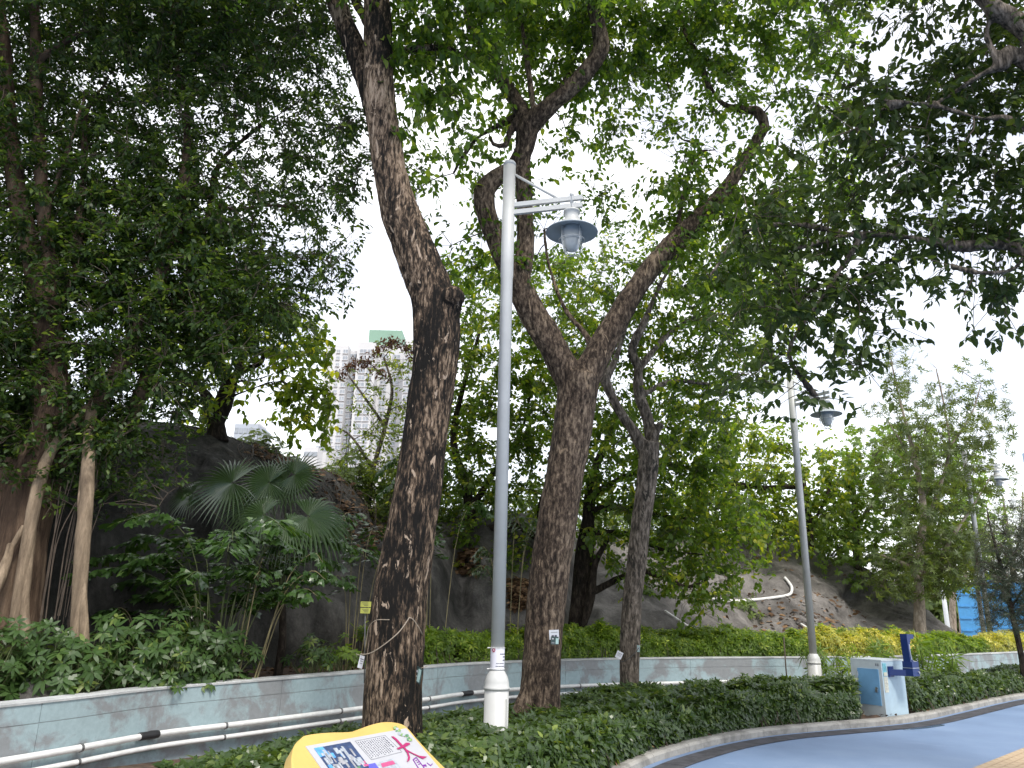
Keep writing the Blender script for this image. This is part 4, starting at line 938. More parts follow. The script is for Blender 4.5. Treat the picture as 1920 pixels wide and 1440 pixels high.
make_tree('conifer', 'feathery dark grey-green conifer leaning over the far end of the wall', aty(1918, 1240, 17.6),
          [[(1922, 1290, 17.4, 12), (1916, 1235, 17.5, 11), (1900, 1160, 17.6, 10), (1884, 1090, 17.7, 8), (1868, 1030, 17.8, 6), (1855, 980, 17.9, 4), (1850, 950, 18, 3)],
           [(1896, 1140, 17.6, 5), (1915, 1110, 17.5, 4), (1940, 1080, 17.4, 3)], [(1880, 1075, 17.7, 4), (1905, 1030, 17.6, 3), (1925, 980, 17.5, 2)], [(1884, 1090, 17.7, 4), (1855, 1070, 17.8, 3), (1835, 1060, 17.9, 2)]],
          'bark_dark', .012, .004, [(1830, 940, 30, ['0121134', '1232345', '2343466', '3454566', '3555666', '4555677', '3455677', '2344677'], 16.9, 18.6)],
          .085, .10, 'leaf_conifer', 38, nper=22, Lt=.30, grav=.15, tmpl=TN, gain=2.4, flat=.9)
for (px, Y, lab, sd) in ((1806, 46, 'pale bare trunk beside the far white mast', 41), (1788, 50, 'far reddish trunk behind the foot of the slope, left of the pale bare one', 42)):
    make_tree('far_tree', lab, aty(px, 1185, Y), [[(px, 1190, Y, 13), (px - 2, 1130, Y, 11), (px + 4, 1080, Y, 9), (px - 4, 1020, Y, 6), (px + 6, 960, Y, 4)], [(px + 2, 1110, Y, 7), (px - 14, 1060, Y, 5), (px - 24, 1000, Y, 3)]], 'bark_pale', .05, .01,
              [(px - 60, 960, 40, ['123', '223', '122', '000'], Y - 3, Y + 3)], .22, .4, 'leaf_pale', sd, 'far trees past the slope', nper=7, Lt=.6, grav=.2)
make_tree('far_tree', 'sparse pale twiggy tree under the far lamp lantern', aty(1900, 1180, 52), [[(1905, 1190, 52, 12), (1900, 1080, 52, 10), (1890, 1000, 52, 7), (1880, 930, 52, 4)], [(1900, 1060, 52, 6), (1915, 980, 52, 4), (1918, 920, 52, 3)]], 'bark_pale', .06, .01,
          [(1850, 910, 40, ['122', '233', '333', '233'], 49, 55)], .22, .3, 'leaf_pale', 43, 'far trees past the slope', nper=7, Lt=.6, grav=.1)

# overhanging tree whose trunk stands outside the frame on the right
rt_base = np.array([7.6, 6.2, 0.0])
def wl_(nodes):
    P = np.array([n_[:3] for n_ in nodes], float); r = np.array([n_[3] for n_ in nodes], float); n_ = max(6, int(np.linalg.norm(np.diff(P, axis=0), axis=1).sum() / .12)); return catmull(P, n_), catmull(r[:, None], n_)[:, 0]
e_hi, e_lo = aty(1925, 60, 6.6), aty(1925, 470, 6.9)
fork = np.array([7.2, 6.3, 3.4])
RX = [wl_([(7.6, 6.2, -.1, .30), (7.55, 6.2, .6, .24), (7.4, 6.25, 2.0, .22), (7.2, 6.3, 3.4, .21), (6.9, 6.3, 5.2, .17), (6.6, 6.3, 7.0, .12), (6.2, 6.2, 9.0, .07)]),
      wl_([(*fork, .14), (6.2, 6.6, 3.95, .10), (*e_lo, .06), (*aty(1800, 462, 7.0), .048), (*aty(1700, 445, 7.1), .034), (*aty(1600, 440, 7.2), .02), (*aty(1480, 470, 7.3), .010)]),
      wl_([(7.0, 6.3, 4.6, .15), (6.4, 6.5, 5.2, .11), (*aty(1920, 115, 6.6), .075), (*aty(1880, 125, 6.6), .06), (*aty(1840, 140, 6.7), .04), (*aty(1760, 190, 6.9), .028), (*aty(1690, 200, 7.0), .018), (*aty(1600, 215, 7.1), .010)]),
      wl_([(6.9, 6.3, 5.3, .15), (6.2, 6.4, 5.9, .12), (*aty(1915, 50, 6.5), .10), (*aty(1870, 20, 6.5), .09), (*aty(1830, -20, 6.6), .08), (*aty(1740, -120, 6.7), .05), (*aty(1600, -200, 6.9), .03)]),
      wl_([(*aty(1870, 115, 6.6), .05), (*aty(1850, 70, 6.6), .04), (*aty(1850, 20, 6.6), .03), (*aty(1810, -60, 6.7), .02)]),
      wl_([(7.1, 6.3, 4.0, .12), (6.4, 6.6, 4.6, .08), (*aty(1940, 250, 6.7), .05), (*aty(1830, 220, 6.8), .03), (*aty(1740, 195, 6.9), .022), (*aty(1660, 190, 7.0), .012)]),
      wl_([(*aty(1930, 470, 6.9), .04), (*aty(1900, 505, 6.8), .026), (*aty(1840, 512, 6.8), .018), (*aty(1780, 498, 6.9), .010)]),
      wl_([(*aty(1620, 438, 7.2), .018), (*aty(1540, 560, 7.3), .014), (*aty(1480, 660, 7.4), .010), (*aty(1530, 745, 7.4), .006)]),
      wl_([(*aty(1600, 440, 7.2), .016), (*aty(1480, 420, 7.5), .014), (*aty(1390, 440, 7.7), .009), (*aty(1330, 520, 7.8), .006)])]
make_tree('overhanging_tree', 'tree with large dark leaves overhanging from the right above the path', rt_base, [], 'bark_grey', .03, .012,
          [(1320, 0, 60, ['0002344567', '0002335788', '0002468888', '0013677878', '0035788777', '0256677788', '0467766888', '1578877878', '2588887545', '3588763036', '3477641024', '4566520000', '2343210000'], 6.75, 8.4),
           (1320, -420, 60, ['3445555566666666'] * 2 + ['2445555666666666'] * 3 + ['1234555666666666'] * 2, 5.8, 8.0), (1920, 0, 60, ['888888'] * 6 + ['666666'] * 3, 6.0, 7.6)],
          .105, .54, 'leaf_right', 25, None, nper=9, Lt=.32, grav=.45, tmpl=T8, singles=300, extra=RX, ratio=10, gain=.72)

# ================================================================== understorey plants
def shrub(name, label, base, n_ros, spread, h0, h1, leafL, mat, seed, group, tmpl=T6, nl=8, wr=.36, droop=.25, singles=0, lean=(0, 0), stem='twig_green', cat='shrub'):
    rng = np.random.default_rng(seed); t = thing(name, base, label, cat, group); b = np.asarray(base, float)
    a = rng.uniform(0, 6.28, n_ros); rr = spread * np.sqrt(rng.random(n_ros)); h = rng.uniform(h0, h1, n_ros) * (1 - .45 * (rr / spread) ** 2)
    P = b + np.stack([np.cos(a) * rr + lean[0] * h, np.sin(a) * rr * .8 + lean[1] * h, h], 1)
    ax = np.stack([np.cos(a) * rr / spread * .9, np.sin(a) * rr / spread * .9 - .25, np.full(n_ros, .75)], 1) + rng.normal(0, .2, (n_ros, 3))
    acc = Acc()
    for p, x in zip(P, ax):
        q = b + np.array([(p[0] - b[0]) * .35, (p[1] - b[1]) * .35, 0]); m_ = (q + p) / 2 + rng.normal(0, .05, 3); acc.tube(catmull([q, m_, p], 5), [.008, .007, .006, .005, .004], 4, False)
    apart('stems', acc, MAT[stem], t, True, 'stuff')
    lv = Leaves(); rosettes(lv, P, ax, nl, leafL, droop, rng); leaf_build('foliage', lv, tmpl, wr, mat, t, .22, singles, seed); return t
g_s = 'schefflera shrubs on the raised bed'
sch = [(-60, 8.55, 1.2, 'dense dark green schefflera at the very foot of the banyan'), (40, 9.0, 1.15, 'bushy schefflera in front of the banyan hanging roots'), (110, 8.9, .85, 'low schefflera by the mossy stone on the raised bed'), (205, 9.6, 1.2, 'schefflera with yellow new leaves beside the prop root'), (285, 9.8, 1.2, 'tallest schefflera with pale glossy rosettes'), (345, 10.2, 1.15, 'schefflera under the fishtail palm stems'), (405, 10.7, .95, 'last schefflera of the row next to bare soil')]
for i, (px, Y, h, lab) in enumerate(sch):
    b_ = atyz(px, Y, .5); shrub('schefflera', lab, b_, 85, .55, .12, h * .82, .135, 'leaf_schefflera', 60 + i, g_s, singles=40, nl=8)
for i, (px, Y, lab) in enumerate(((580, 11.9, 'small glossy schefflera alone on bare soil by the patched trunk'), (640, 12.7, 'small shrub just left of the patched trunk on the raised bed'))):
    shrub('schefflera', lab, atyz(px, Y, .5), 30, .40, .25, .62, .12, 'leaf_schefflera' if i == 0 else 'leaf_hedge', 70 + i, g_s, singles=20)
# fan palm
def fan_palm(label, base, fronds, seed):
    rng = np.random.default_rng(seed); t = thing('fan_palm', base, label, 'palm'); b = np.asarray(base, float)
    a = Acc(); a.tube(catmull([b, b + np.array([.02, 0, .5]), b + np.array([-.05, .05, 1.1])], 8), np.linspace(.07, .05, 8), 10); apart('trunk', a, MAT['bark_dark'], t, True)
    crown = b + np.array([-.05, .05, 1.1])
    for (px, py, Y, w, dirx, tilt, droop) in fronds:
        hubp = aty(px, py, Y); R = w / 2 * depth_of(hubp) / FPX
        out = unit(np.array([dirx, -.35, .0])); nrm = unit(np.array([dirx * tilt * .35, -.95, .25 + .35 * rng.random()])); ax_ = unit(out - nrm * (out @ nrm)); sd = np.cross(nrm, ax_)
        n = 34; V_ = []; F_ = []; rn = []
        for k in range(n):
            th = math.radians(-140 + 280 * k / (n - 1)); dr_ = ax_ * math.cos(th) + sd * math.sin(th); pr = np.cross(nrm, dr_); L_ = R * (1.0 + .12 * math.cos(th)) * rng.uniform(.93, 1.05)
            c4 = len(V_); hw = math.radians(300 / n) * .62
            for s_, wd in ((.02, .0), (.40, hw * .41), (.62, hw * .33), (.86, hw * .16), (1.08, 0.0)):
                dz_ = -droop * R * max(0, s_ - .45) ** 2 * 1.6; p = hubp + dr_ * L_ * s_ + np.array([0, 0, dz_])
                V_ += [p - pr * L_ * wd + nrm * .0, p + nrm * L_ * wd * .9, p + pr * L_ * wd]; rn += [.2 + .5 * rng.random()] * 3
            for j in range(4):
                q = c4 + j * 3; F_ += [(q, q + 1, q + 4), (q, q + 4, q + 3), (q + 1, q + 2, q + 5), (q + 1, q + 5, q + 4)]
        fr = part('frond', V_, np.array(F_), MAT['leaf_palm'], t, False, rn)
        a = Acc(); m_ = (crown + hubp) / 2 + np.array([0, 0, .12]); a.tube(catmull([crown, m_, hubp], 8), np.linspace(.013, .007, 8), 6); apart('petiole', a, MAT['twig_green'], fr, True)
    return t
fan_palm('fan palm with big pleated round fronds before the dark slope', atyz(520, 12.0, .5),
         [(436, 905, 11.3, 150, -1, .3, .3), (505, 905, 11.5, 115, -.5, -.5, .3), (535, 900, 11.7, 125, -.2, -.6, .2), (552, 890, 11.6, 105, 1, -.4, .2), (495, 965, 11.0, 120, -.6, .8, .7), (578, 968, 11.0, 150, 1, .5, .8), (362, 925, 11.5, 90, -1, .8, .5), (540, 985, 10.9, 110, .3, 1.0, 1.0), (468, 945, 11.6, 110, -.2, .3, .8), (610, 985, 11.5, 110, 1.2, 1.0, 1.2)], 5)
def frond_clump(name, label, base, n, hs, reach, leafL, wr, mat, seed, tmpl=TW, nleaf=16, cat='palm', stem='stem_tan', lean=0.0, group=None, singles=0):
    rng = np.random.default_rng(seed); t = thing(name, base, label, cat, group); b = np.asarray(base, float); lv = Leaves(); acc = Acc()
    for k in range(n):
        a = rng.uniform(0, 6.28); h = rng.uniform(*hs); q = b + np.array([math.cos(a) * .18, math.sin(a) * .12, 0]); r_ = reach * rng.uniform(.4, 1)
        p1 = q + np.array([math.cos(a) * r_ * .25 + lean * h * .5, math.sin(a) * r_ * .2, h * .75]); p2 = q + np.array([math.cos(a) * r_ * .65 + lean * h, math.sin(a) * r_ * .5, h]); p3 = q + np.array([math.cos(a) * r_ * 1.05 + lean * h, math.sin(a) * r_ * .8, h * .93])
        pts = catmull([q, p1, p2, p3], 40); acc.tube(pts[::3], np.linspace(.009, .003, len(pts[::3])), 5, False)
        for side in range(3):
            i_ = rng.integers(15, 40, nleaf); B_ = pts[i_]; T_ = unit(np.gradient(pts, axis=0))[i_]; s_ = unit(np.cross(T_, np.array([0, 0, 1.]))) * np.where(rng.random(nleaf) > .5, 1, -1)[:, None]
            off = s_ * rng.uniform(0, .22, (nleaf, 1)); d_ = T_ * .5 + s_ + rng.normal(0, .25, (nleaf, 3)); d_[:, 2] -= .35
            nr = np.array([0, -.2, 1.]) + rng.normal(0, .35, (nleaf, 3)); lv.add(B_ + off, d_, nr, leafL * rng.uniform(.6, 1.15, nleaf), np.clip(rng.normal(.4, .22, nleaf), 0, 1))
    apart('stems', acc, MAT[stem], t, True, 'stuff'); leaf_build('foliage', lv, tmpl, wr, mat, t, .25, singles, seed); return t
frond_clump('fishtail_palm', 'tall clump of glossy fishtail fronds on thin tan stems left of the fan palm', atyz(400, 11.0, .5), 26, (1.1, 2.2), 1.7, .16, .55, 'leaf_fishtail', 81, nleaf=34, singles=120, stem='twig_green')
frond_clump('fishtail_palm', 'slender leaning fishtail stem with few fronds beside the tall clump', atyz(452, 10.8, .5), 7, (1.2, 1.8), .8, .14, .55, 'leaf_fishtail', 82, lean=.18, singles=30)
frond_clump('fishtail_palm', 'small dark fishtail clump right of the prop root', atyz(275, 11.2, .5), 9, (.55, 1.0), .6, .14, .5, 'leaf_fishtail', 83)
frond_clump('fishtail_palm', 'fishtail palm half hidden behind the patched trunk', atyz(655, 13.3, .5), 7, (1.3, 2.6), 1.2, .15, .45, 'leaf_fishtail', 84, nleaf=26)
frond_clump('fishtail_palm', 'fishtail palm between the patched trunk and the tall lamp post', atyz(808, 14.5, .5), 6, (2.2, 3.8), 1.1, .15, .45, 'leaf_fishtail', 85, nleaf=40)
frond_clump('understorey_palm', 'blue-green drooping palm behind the tall lamp post', atyz(950, 16.3, .5), 8, (1.6, 3.0), 1.0, .16, .2, 'leaf_palm', 86, tmpl=TN, nleaf=26)
# russet flowering fronds in front of the tower
for i, (px, py, Y, lab) in enumerate(((742, 655, 17.6, 'russet drooping flower plume beside the patched trunk'), (680, 692, 17.7, 'smaller brown plume lower in front of the tower'))):
    rng = np.random.default_rng(90 + i); tip = aty(px - 45, py + 12, Y); mid = aty(px, py - 15, Y); rt = aty(px + 55, py + 25, Y)
    pts = catmull([rt, mid, tip], 40); lv = Leaves(); idx = rng.integers(4, 40, 420); d_ = rng.normal(0, .6, (420, 3)); d_[:, 2] -= .7
    t_ = thing('flower_plume', rt, lab, 'plume', 'russet plumes'); lv.add(pts[idx] + rng.normal(0, .07, (420, 3)), d_, rng.normal(0, 1, (420, 3)), rng.uniform(.06, .13, 420), rng.random(420)); leaf_build('florets', lv, TN, .4, 'leaf_russet', t_, .2)
    a = Acc(); a.tube(pts, np.linspace(.015, .004, 40), 5); apart('stalk', a, MAT['twig'], t_, True)
# lady palms behind the fountain
for i, (px, Y, h, lab) in enumerate(((1545, 17.9, .9, 'spiky lady palm by the foot of the second lamp post'), (1590, 17.0, .85, 'spiky lady palm directly behind the fountain left edge'), (1655, 18.2, .95, 'pale-tipped lady palm showing over the fountain top'), (1735, 16.8, 1.1, 'broad lady palm right of the bottle filler'), (1790, 17.6, .8, 'outermost lady palm against the wall right of the fountain'))):
    rng = np.random.default_rng(100 + i); b_ = atyz(px, Y, -.1); t_ = thing('lady_palm', b_, lab, 'palm', 'lady palms by the fountain'); lv = Leaves(); acc = Acc()
    for k in range(16):
        a_ = rng.uniform(0, 6.28); hh = h * rng.uniform(.5, 1.1); p = b_ + np.array([math.cos(a_) * .35 * rng.random(), math.sin(a_) * .3 * rng.random(), hh]); acc.tube([b_ + np.array([math.cos(a_) * .12, math.sin(a_) * .1, 0]), (b_ + p) / 2 + rng.normal(0, .03, 3), p], .008, 4, False)
        rosettes(lv, p[None] , np.array([[math.cos(a_) * .8, math.sin(a_) * .8 - .2, .5]]), 11, .36, .25, rng)
    apart('stems', acc, MAT['twig_green'], t_, True, 'stuff'); leaf_build('foliage', lv, TN, .11, 'leaf_hedge', t_, .35)

# ---- hedges
def hedge(name, label, pos_fn, n, leafL, mat, seed, nl=6, wr=.42, tmpl=T6, singles=0, droop=.1, cat='hedge', group=None, stems=400):
    rng = np.random.default_rng(seed); P, ax, rb_ = pos_fn(n, rng); base = np.array([P[:, 0].mean(), P[:, 1].mean(), P[:, 2].min()])
    t = thing(name, base, label, cat, group); acc = Acc()
    for i in rng.choice(len(P), min(stems, len(P)), replace=False):
        p = P[i]; g_ = p.copy(); g_[2] = base[2]; g_[:2] += rng.normal(0, .06, 2); acc.tube([g_, (g_ + p) / 2 + rng.normal(0, .03, 3), p], [.007, .006, .003], 4, False)
    apart('stems', acc, MAT['twig'], t, True, 'stuff')
    lv = Leaves(); rosettes(lv, P, ax, nl, leafL, droop, rng, rb_); leaf_build('foliage', lv, tmpl, wr, mat, t, .2, singles, seed); return t
xk = KP[:, 0]
def u_of_x(x): return np.interp(x, kP[:, 0][np.argsort(kP[:, 0])], np.linspace(0, 1, NB)[np.argsort(kP[:, 0])])
def kerb_front(xa, xb, ta, tb, hfun, side=.35):
    """points in a hedge that starts a little behind the kerb"""
    def fn(n, rng):
        u = rng.uniform(u_of_x(xa), u_of_x(xb), n); t = rng.uniform(ta, tb, n); s = rng.random(n) < side; t[s] = ta + rng.random(s.sum()) ** 2 * .06
        p = bed_pt(u, t); z0 = bed_z(t); h = hfun(p) * (1 + .28 * vnoise(np.column_stack([p * 1.7, 0 * u]), 5) + .26 * vnoise(np.column_stack([p * 5, 0 * u]), 6) + .12 * rng.random(n) ** 3)
        edge = np.clip((t - ta) / .035, 0, 1); top = h * (.72 + .28 * edge)
        zz = np.where(s, rng.uniform(.12, 1.0, n) * top, top * (1 - .35 * rng.random(n) ** 2))
        i = np.clip((u * (NB - 1)).astype(int), 0, NB - 1); kn = KN[ks[i]]
        ax = np.column_stack([-kn * np.where(s, 1.0, .15)[:, None], np.where(s, .5, 1.0)]) + rng.normal(0, .3, (n, 3))
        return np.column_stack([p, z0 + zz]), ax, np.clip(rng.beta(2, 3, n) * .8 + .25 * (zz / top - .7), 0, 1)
    return fn
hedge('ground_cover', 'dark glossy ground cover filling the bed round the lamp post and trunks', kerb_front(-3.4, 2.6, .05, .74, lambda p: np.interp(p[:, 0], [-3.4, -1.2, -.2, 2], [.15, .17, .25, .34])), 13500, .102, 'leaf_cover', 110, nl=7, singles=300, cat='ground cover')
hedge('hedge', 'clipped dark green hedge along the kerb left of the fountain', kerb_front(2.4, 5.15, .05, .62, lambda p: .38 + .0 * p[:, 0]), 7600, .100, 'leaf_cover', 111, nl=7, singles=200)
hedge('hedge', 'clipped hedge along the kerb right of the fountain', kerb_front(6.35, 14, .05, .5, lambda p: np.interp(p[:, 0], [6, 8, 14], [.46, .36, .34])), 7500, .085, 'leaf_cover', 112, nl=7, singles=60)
def wall_hedge(pxa, pxb, o0, o1, h, keep=None):
    ws = np.array([proj((p[0], p[1], .6))[0] if p[1] > 5 else -999 for p in WP])
    ia, ib = np.interp(pxa, ws[40:], np.arange(40, len(WP))), np.interp(pxb, ws[40:], np.arange(40, len(WP)))
    def fn(n, rng):
        i = rng.uniform(ia, ib, n).astype(int); o = rng.uniform(o0, o1, n); s = rng.random(n) < .4; o[s] = o0 + rng.random(s.sum()) ** 2 * .15
        p = WP[i] + WN[i] * o[:, None] + rng.normal(0, .03, (n, 2))
        hh = h * (1 + .22 * vnoise(np.column_stack([p * 1.4, 0 * o]), 15) + .22 * vnoise(np.column_stack([p * 4, 0 * o]), 16) + .12 * rng.random(n) ** 3); top = hh * (.75 + .25 * np.clip((o - o0) / .25, 0, 1))
        zz = np.where(s, rng.uniform(.15, 1, n) * top, top * (1 - .3 * rng.random(n) ** 2))
        ax = np.column_stack([-WN[i] * np.where(s, 1.0, .2)[:, None], np.where(s, .45, 1.0)]) + rng.normal(0, .3, (n, 3))
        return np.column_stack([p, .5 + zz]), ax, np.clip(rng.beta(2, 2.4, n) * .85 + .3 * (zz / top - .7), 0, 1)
    return fn
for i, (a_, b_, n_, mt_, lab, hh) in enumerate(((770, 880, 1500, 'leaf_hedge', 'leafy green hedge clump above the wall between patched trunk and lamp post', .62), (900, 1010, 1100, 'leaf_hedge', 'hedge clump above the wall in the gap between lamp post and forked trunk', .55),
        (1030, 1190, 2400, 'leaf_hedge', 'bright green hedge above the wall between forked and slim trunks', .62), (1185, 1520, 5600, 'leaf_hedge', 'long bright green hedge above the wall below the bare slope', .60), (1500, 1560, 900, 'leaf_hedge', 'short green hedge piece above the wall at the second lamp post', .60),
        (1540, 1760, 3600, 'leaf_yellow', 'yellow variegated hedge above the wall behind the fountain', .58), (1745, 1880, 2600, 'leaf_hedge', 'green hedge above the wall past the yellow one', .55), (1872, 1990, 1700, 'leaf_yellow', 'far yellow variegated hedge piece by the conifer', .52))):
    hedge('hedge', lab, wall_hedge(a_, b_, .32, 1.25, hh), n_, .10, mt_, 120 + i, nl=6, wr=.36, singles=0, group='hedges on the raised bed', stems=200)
# greenery mixed into the yellow hedge
hedge('hedge', 'green shoots growing through the yellow hedge behind the fountain', wall_hedge(1530, 1770, .45, 1.35, .62), 1500, .10, 'leaf_hedge', 131, nl=6, wr=.36, stems=100)

# ---- litter, creepers and hoses on the slope
def litter(name, label, pts, nrm, L, seed, mat='dead_leaf', parent=None):
    rng = np.random.default_rng(seed); n = len(pts); lv = Leaves(); d_ = rng.normal(0, 1, (n, 3)); d_[:, 2] *= .25
    lv.add(pts, d_, nrm + rng.normal(0, .35, (n, 3)), L * rng.uniform(.6, 1.3, n), rng.random(n)); t = thing(name, pts.mean(0), label, 'leaf litter', None, 'stuff'); leaf_build('leaves', lv, T6, .55, mat, t, .3); return t
rng = np.random.default_rng(200)
i = rng.integers(30, 190, 2600); o = rng.uniform(.25, 2.4, 2600); p = WP[i] + WN[i] * o[:, None]
litter('bed_litter', 'dry brown leaves scattered over the raised bed soil', np.column_stack([p, np.interp(o, [.15, .9, 2, 5.5], [.50, .53, .55, .58]) + .012]), np.array([0, 0, 1.]), .11, 201)
u = rng.uniform(u_of_x(-3.4), u_of_x(9), 1500); t = rng.uniform(.03, .95, 1500); p = bed_pt(u, t); litter('front_litter', 'dry leaves on the dark soil between kerb and hedge', np.column_stack([p, bed_z(t) + .03]), np.array([0, 0, 1.]), .08, 202)
def slope_pts(boxes, n, seed):
    rg = np.random.default_rng(seed); out = []
    for k in range(n):
        x0, x1, t0, t1 = boxes[rg.integers(len(boxes))]; q = hill_pt(rg.uniform(x0, x1), rg.uniform(t0, t1)); out.append(q + np.array([0, -.03, .03]))
    return np.array(out)
litter('slope_litter', 'brown leaves and roots caught on the slope left of the patched trunk', slope_pts([(590, 720, .55, .95), (640, 720, .5, .75), (470, 600, .85, .98)], 650, 203), np.array([0, -.6, .8]), .15, 204)
litter('slope_litter', 'pile of orange-brown leaves in a hollow behind the tall lamp post', slope_pts([(855, 900, .42, .58), (955, 990, .25, .42)], 900, 205), np.array([0, -.6, .8]), .14, 206)
litter('slope_litter', 'pale yellow leaves dotted over the sunny bare slope', slope_pts([(1400, 1660, .15, .5), (1420, 1560, .12, .3), (1220, 1700, .05, .9)], 300, 207), np.array([0, -.4, .9]), .17, 208)
def hose(label, pix, r, grp=None):
    pts = [hill_at(*q) + np.array([0, -.06, .05]) for q in pix]; a = Acc(); a.tube(catmull(pts, 50), r, 8); return solo('hose', a, None, MAT['hose_white'], label, 'hose', grp, None, True)
hose('white hose curving like a hook across the bare slope', [(1333, 1126), (1372, 1130), (1410, 1128), (1450, 1124), (1478, 1118), (1484, 1106), (1478, 1095), (1470, 1086)], .045)
hose('short white hose end sticking out of the upper bare slope', [(1366, 1078), (1372, 1086), (1376, 1092)], .04)
hose('white hose running down to the hedge near the slim trunk', [(1239, 1150), (1258, 1162), (1280, 1176), (1305, 1186)], .03)
hose('short white hose end low by the second lamp post', [(1496, 1173), (1506, 1178), (1515, 1184)], .035)
# dry roots hanging on the slope edge
a = Acc(); rg = np.random.default_rng(210)
for k in range(60):
    x_ = rg.uniform(430, 700); q0 = hill_pt(x_, .97) + np.array([0, -.05, .06]); q1 = hill_pt(x_ + rg.uniform(-10, 40), rg.uniform(.6, .85)) + np.array([0, -.12, .05]); m_ = (q0 + q1) / 2 + np.array([rg.normal(0, .15), -.12, rg.uniform(-.1, .15)])
    a.tube(catmull([q0, m_, q1], 8), rg.uniform(.004, .013), 4, False)
solo('dry_roots', a, None, MAT['twig'], 'tangle of dry brown roots hanging over the slope edge', 'roots', None, 'stuff', True)
# small weeds on the slope and shrubs along its crest
for i, (px, py, n_, sp_, h_, mt_, lab) in enumerate(((1395, 1142, 26, .42, .28, 'leaf_pale', 'low green weed patch beside the hook-shaped hose'), (1415, 1158, 16, .32, .22, 'leaf_pale', 'smaller weed tuft below the low patch on the slope'), (1300, 1135, 12, .3, .2, 'leaf_back', 'dark weed tuft on the slope near the slim trunk'), (1422, 1018, 12, .35, .4, 'leaf_hill', 'bright weed on the rim of the bare slope'), (1212, 1116, 8, .22, .15, 'leaf_back', 'tiny weed right of the slim trunk on the slope'), (1376, 1092, 6, .15, .14, 'leaf_back', 'tiny weed at the short hose end'), (1620, 1095, 14, .5, .5, 'leaf_back', 'weeds in the dark hollow of the outcrop'))):
    b_ = hill_at(px, py); shrub('weed', lab, b_, n_, sp_, .05, h_, .13, mt_, 220 + i, 'weeds on the slope', nl=6, wr=.45, cat='weed')
for i, (px, Y, n_, sp_, h_, mt_, lab) in enumerate(((480, 16.2, 40, .6, .75, 'leaf_pale', 'small pale bush on the slope crest left of the low white block'), (535, 17.0, 26, .45, .6, 'leaf_pale', 'spiky pale bush on the slope crest'), (615, 18.0, 30, .6, .5, 'leaf_hill', 'yellowish bush on the crest below the tower'), (650, 18.3, 60, .8, 1.1, 'leaf_pale', 'pale bush on the crest left of the patched trunk'), (760, 18.8, 90, 1.0, 1.6, 'leaf_back', 'green bush on the crest behind the patched trunk'),
        (1300, 27.5, 110, 1.6, 1.8, 'leaf_back', 'olive bush on the crest left end of the far rim'), (1380, 29.8, 110, 1.6, 1.7, 'leaf_lance', 'grey-green bush behind the concrete rim'), (1455, 30.2, 110, 1.6, 1.7, 'leaf_back', 'green bush behind the concrete rim, left of the second lamp post'), (1530, 30.5, 120, 1.7, 2.0, 'leaf_lance', 'bush on the crest right of the second lamp post'), (1010, 21.4, 90, 1.2, 1.4, 'leaf_back', 'bush on the crest behind the forked trunk'), (1180, 24.5, 120, 1.6, 2.2, 'leaf_back', 'leafy bush on the crest right of the black trunk'), (900, 20.3, 80, 1.1, 1.2, 'leaf_back', 'bush on the crest left of the tall lamp post'), (1085, 23.0, 100, 1.4, 1.8, 'leaf_pale', 'pale bush on the crest between forked trunk and black trunk'))):
    zr = aty(px, np.interp(px, cols, ridpy), np.interp(px, cols, ridY))[2]; b_ = atyz(px, Y, zr - .3); shrub('crest_bush', lab, b_, n_ * 2, sp_, .15, h_, .16, mt_, 240 + i, 'bushes along the crest of the slope', nl=7, wr=.45, cat='bush')
for i, (px, Y, mt_, lab) in enumerate(((1735, 62, 'leaf_lance', 'distant grey-green bush behind the upright feathery tree'), (1772, 66, 'leaf_pale', 'distant pale bush behind the thin white mast'), (1800, 60, 'leaf_pale', 'distant pale bush left of the blue hoarding'), (1845, 70, 'leaf_lance', 'distant bush showing above the blue hoarding'), (1895, 72, 'leaf_lance', 'distant bush above the hoarding behind the conifer'), (1935, 68, 'leaf_pale', 'distant pale bush past the conifer'))):
    shrub('distant_bush', lab, atyz(px, Y, -.25), 240, 2.6, .4, 5.2, .55, mt_, 270 + i, 'distant bushes past the slope', nl=7, wr=.5, cat='bush')
# stone on the raised bed
a = Acc(); c_ = atyz(78, 8.75, .5); P_ = []
th = np.linspace(0, 2 * np.pi, 16, endpoint=False)
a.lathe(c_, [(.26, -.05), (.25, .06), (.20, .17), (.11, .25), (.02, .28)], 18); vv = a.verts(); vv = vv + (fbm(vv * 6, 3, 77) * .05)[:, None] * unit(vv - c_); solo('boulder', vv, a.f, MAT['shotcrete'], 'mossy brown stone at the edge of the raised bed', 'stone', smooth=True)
# grating: low post by the hedge
a = Acc(); b_ = atyz(1478, 16.2, -.05); a.tube([b_, b_ + np.array([0, 0, 1.15])], .014, 8); solo('stake', a, None, MAT['twig'], 'thin upright stake in the hedge left of the second lamp post', 'stake', smooth=True)

# ================================================================== tags, notice, rope, marker
def tube_sheet(c, r, z0, z1, a0, a1, n=14):
    v_ = []; f_ = []
    for i in range(n + 1):
        t_ = a0 + (a1 - a0) * i / n
        for rr in (r, r + .0025):
            for z_ in (z0, z1): v_.append((c[0] + rr * math.cos(t_), c[1] + rr * math.sin(t_), z_))
    for i in range(n): q = i * 4; f_ += [(q + 2, q + 3, q + 7, q + 6), (q, q + 4, q + 5, q + 1), (q + 1, q + 5, q + 7, q + 3), (q, q + 2, q + 6, q + 4)]
    f_ += [(0, 1, 3, 2), (n * 4, n * 4 + 2, n * 4 + 3, n * 4 + 1)]
    return v_, f_
lc = l1b; zt, zb_ = aty(928, 1216, 9.0)[2], aty(928, 1259, 9.0)[2]
nt = thing('paper_notice', (lc[0], lc[1], zb_), 'white paper notice with red round emblem wrapped round the lamp post', 'notice')
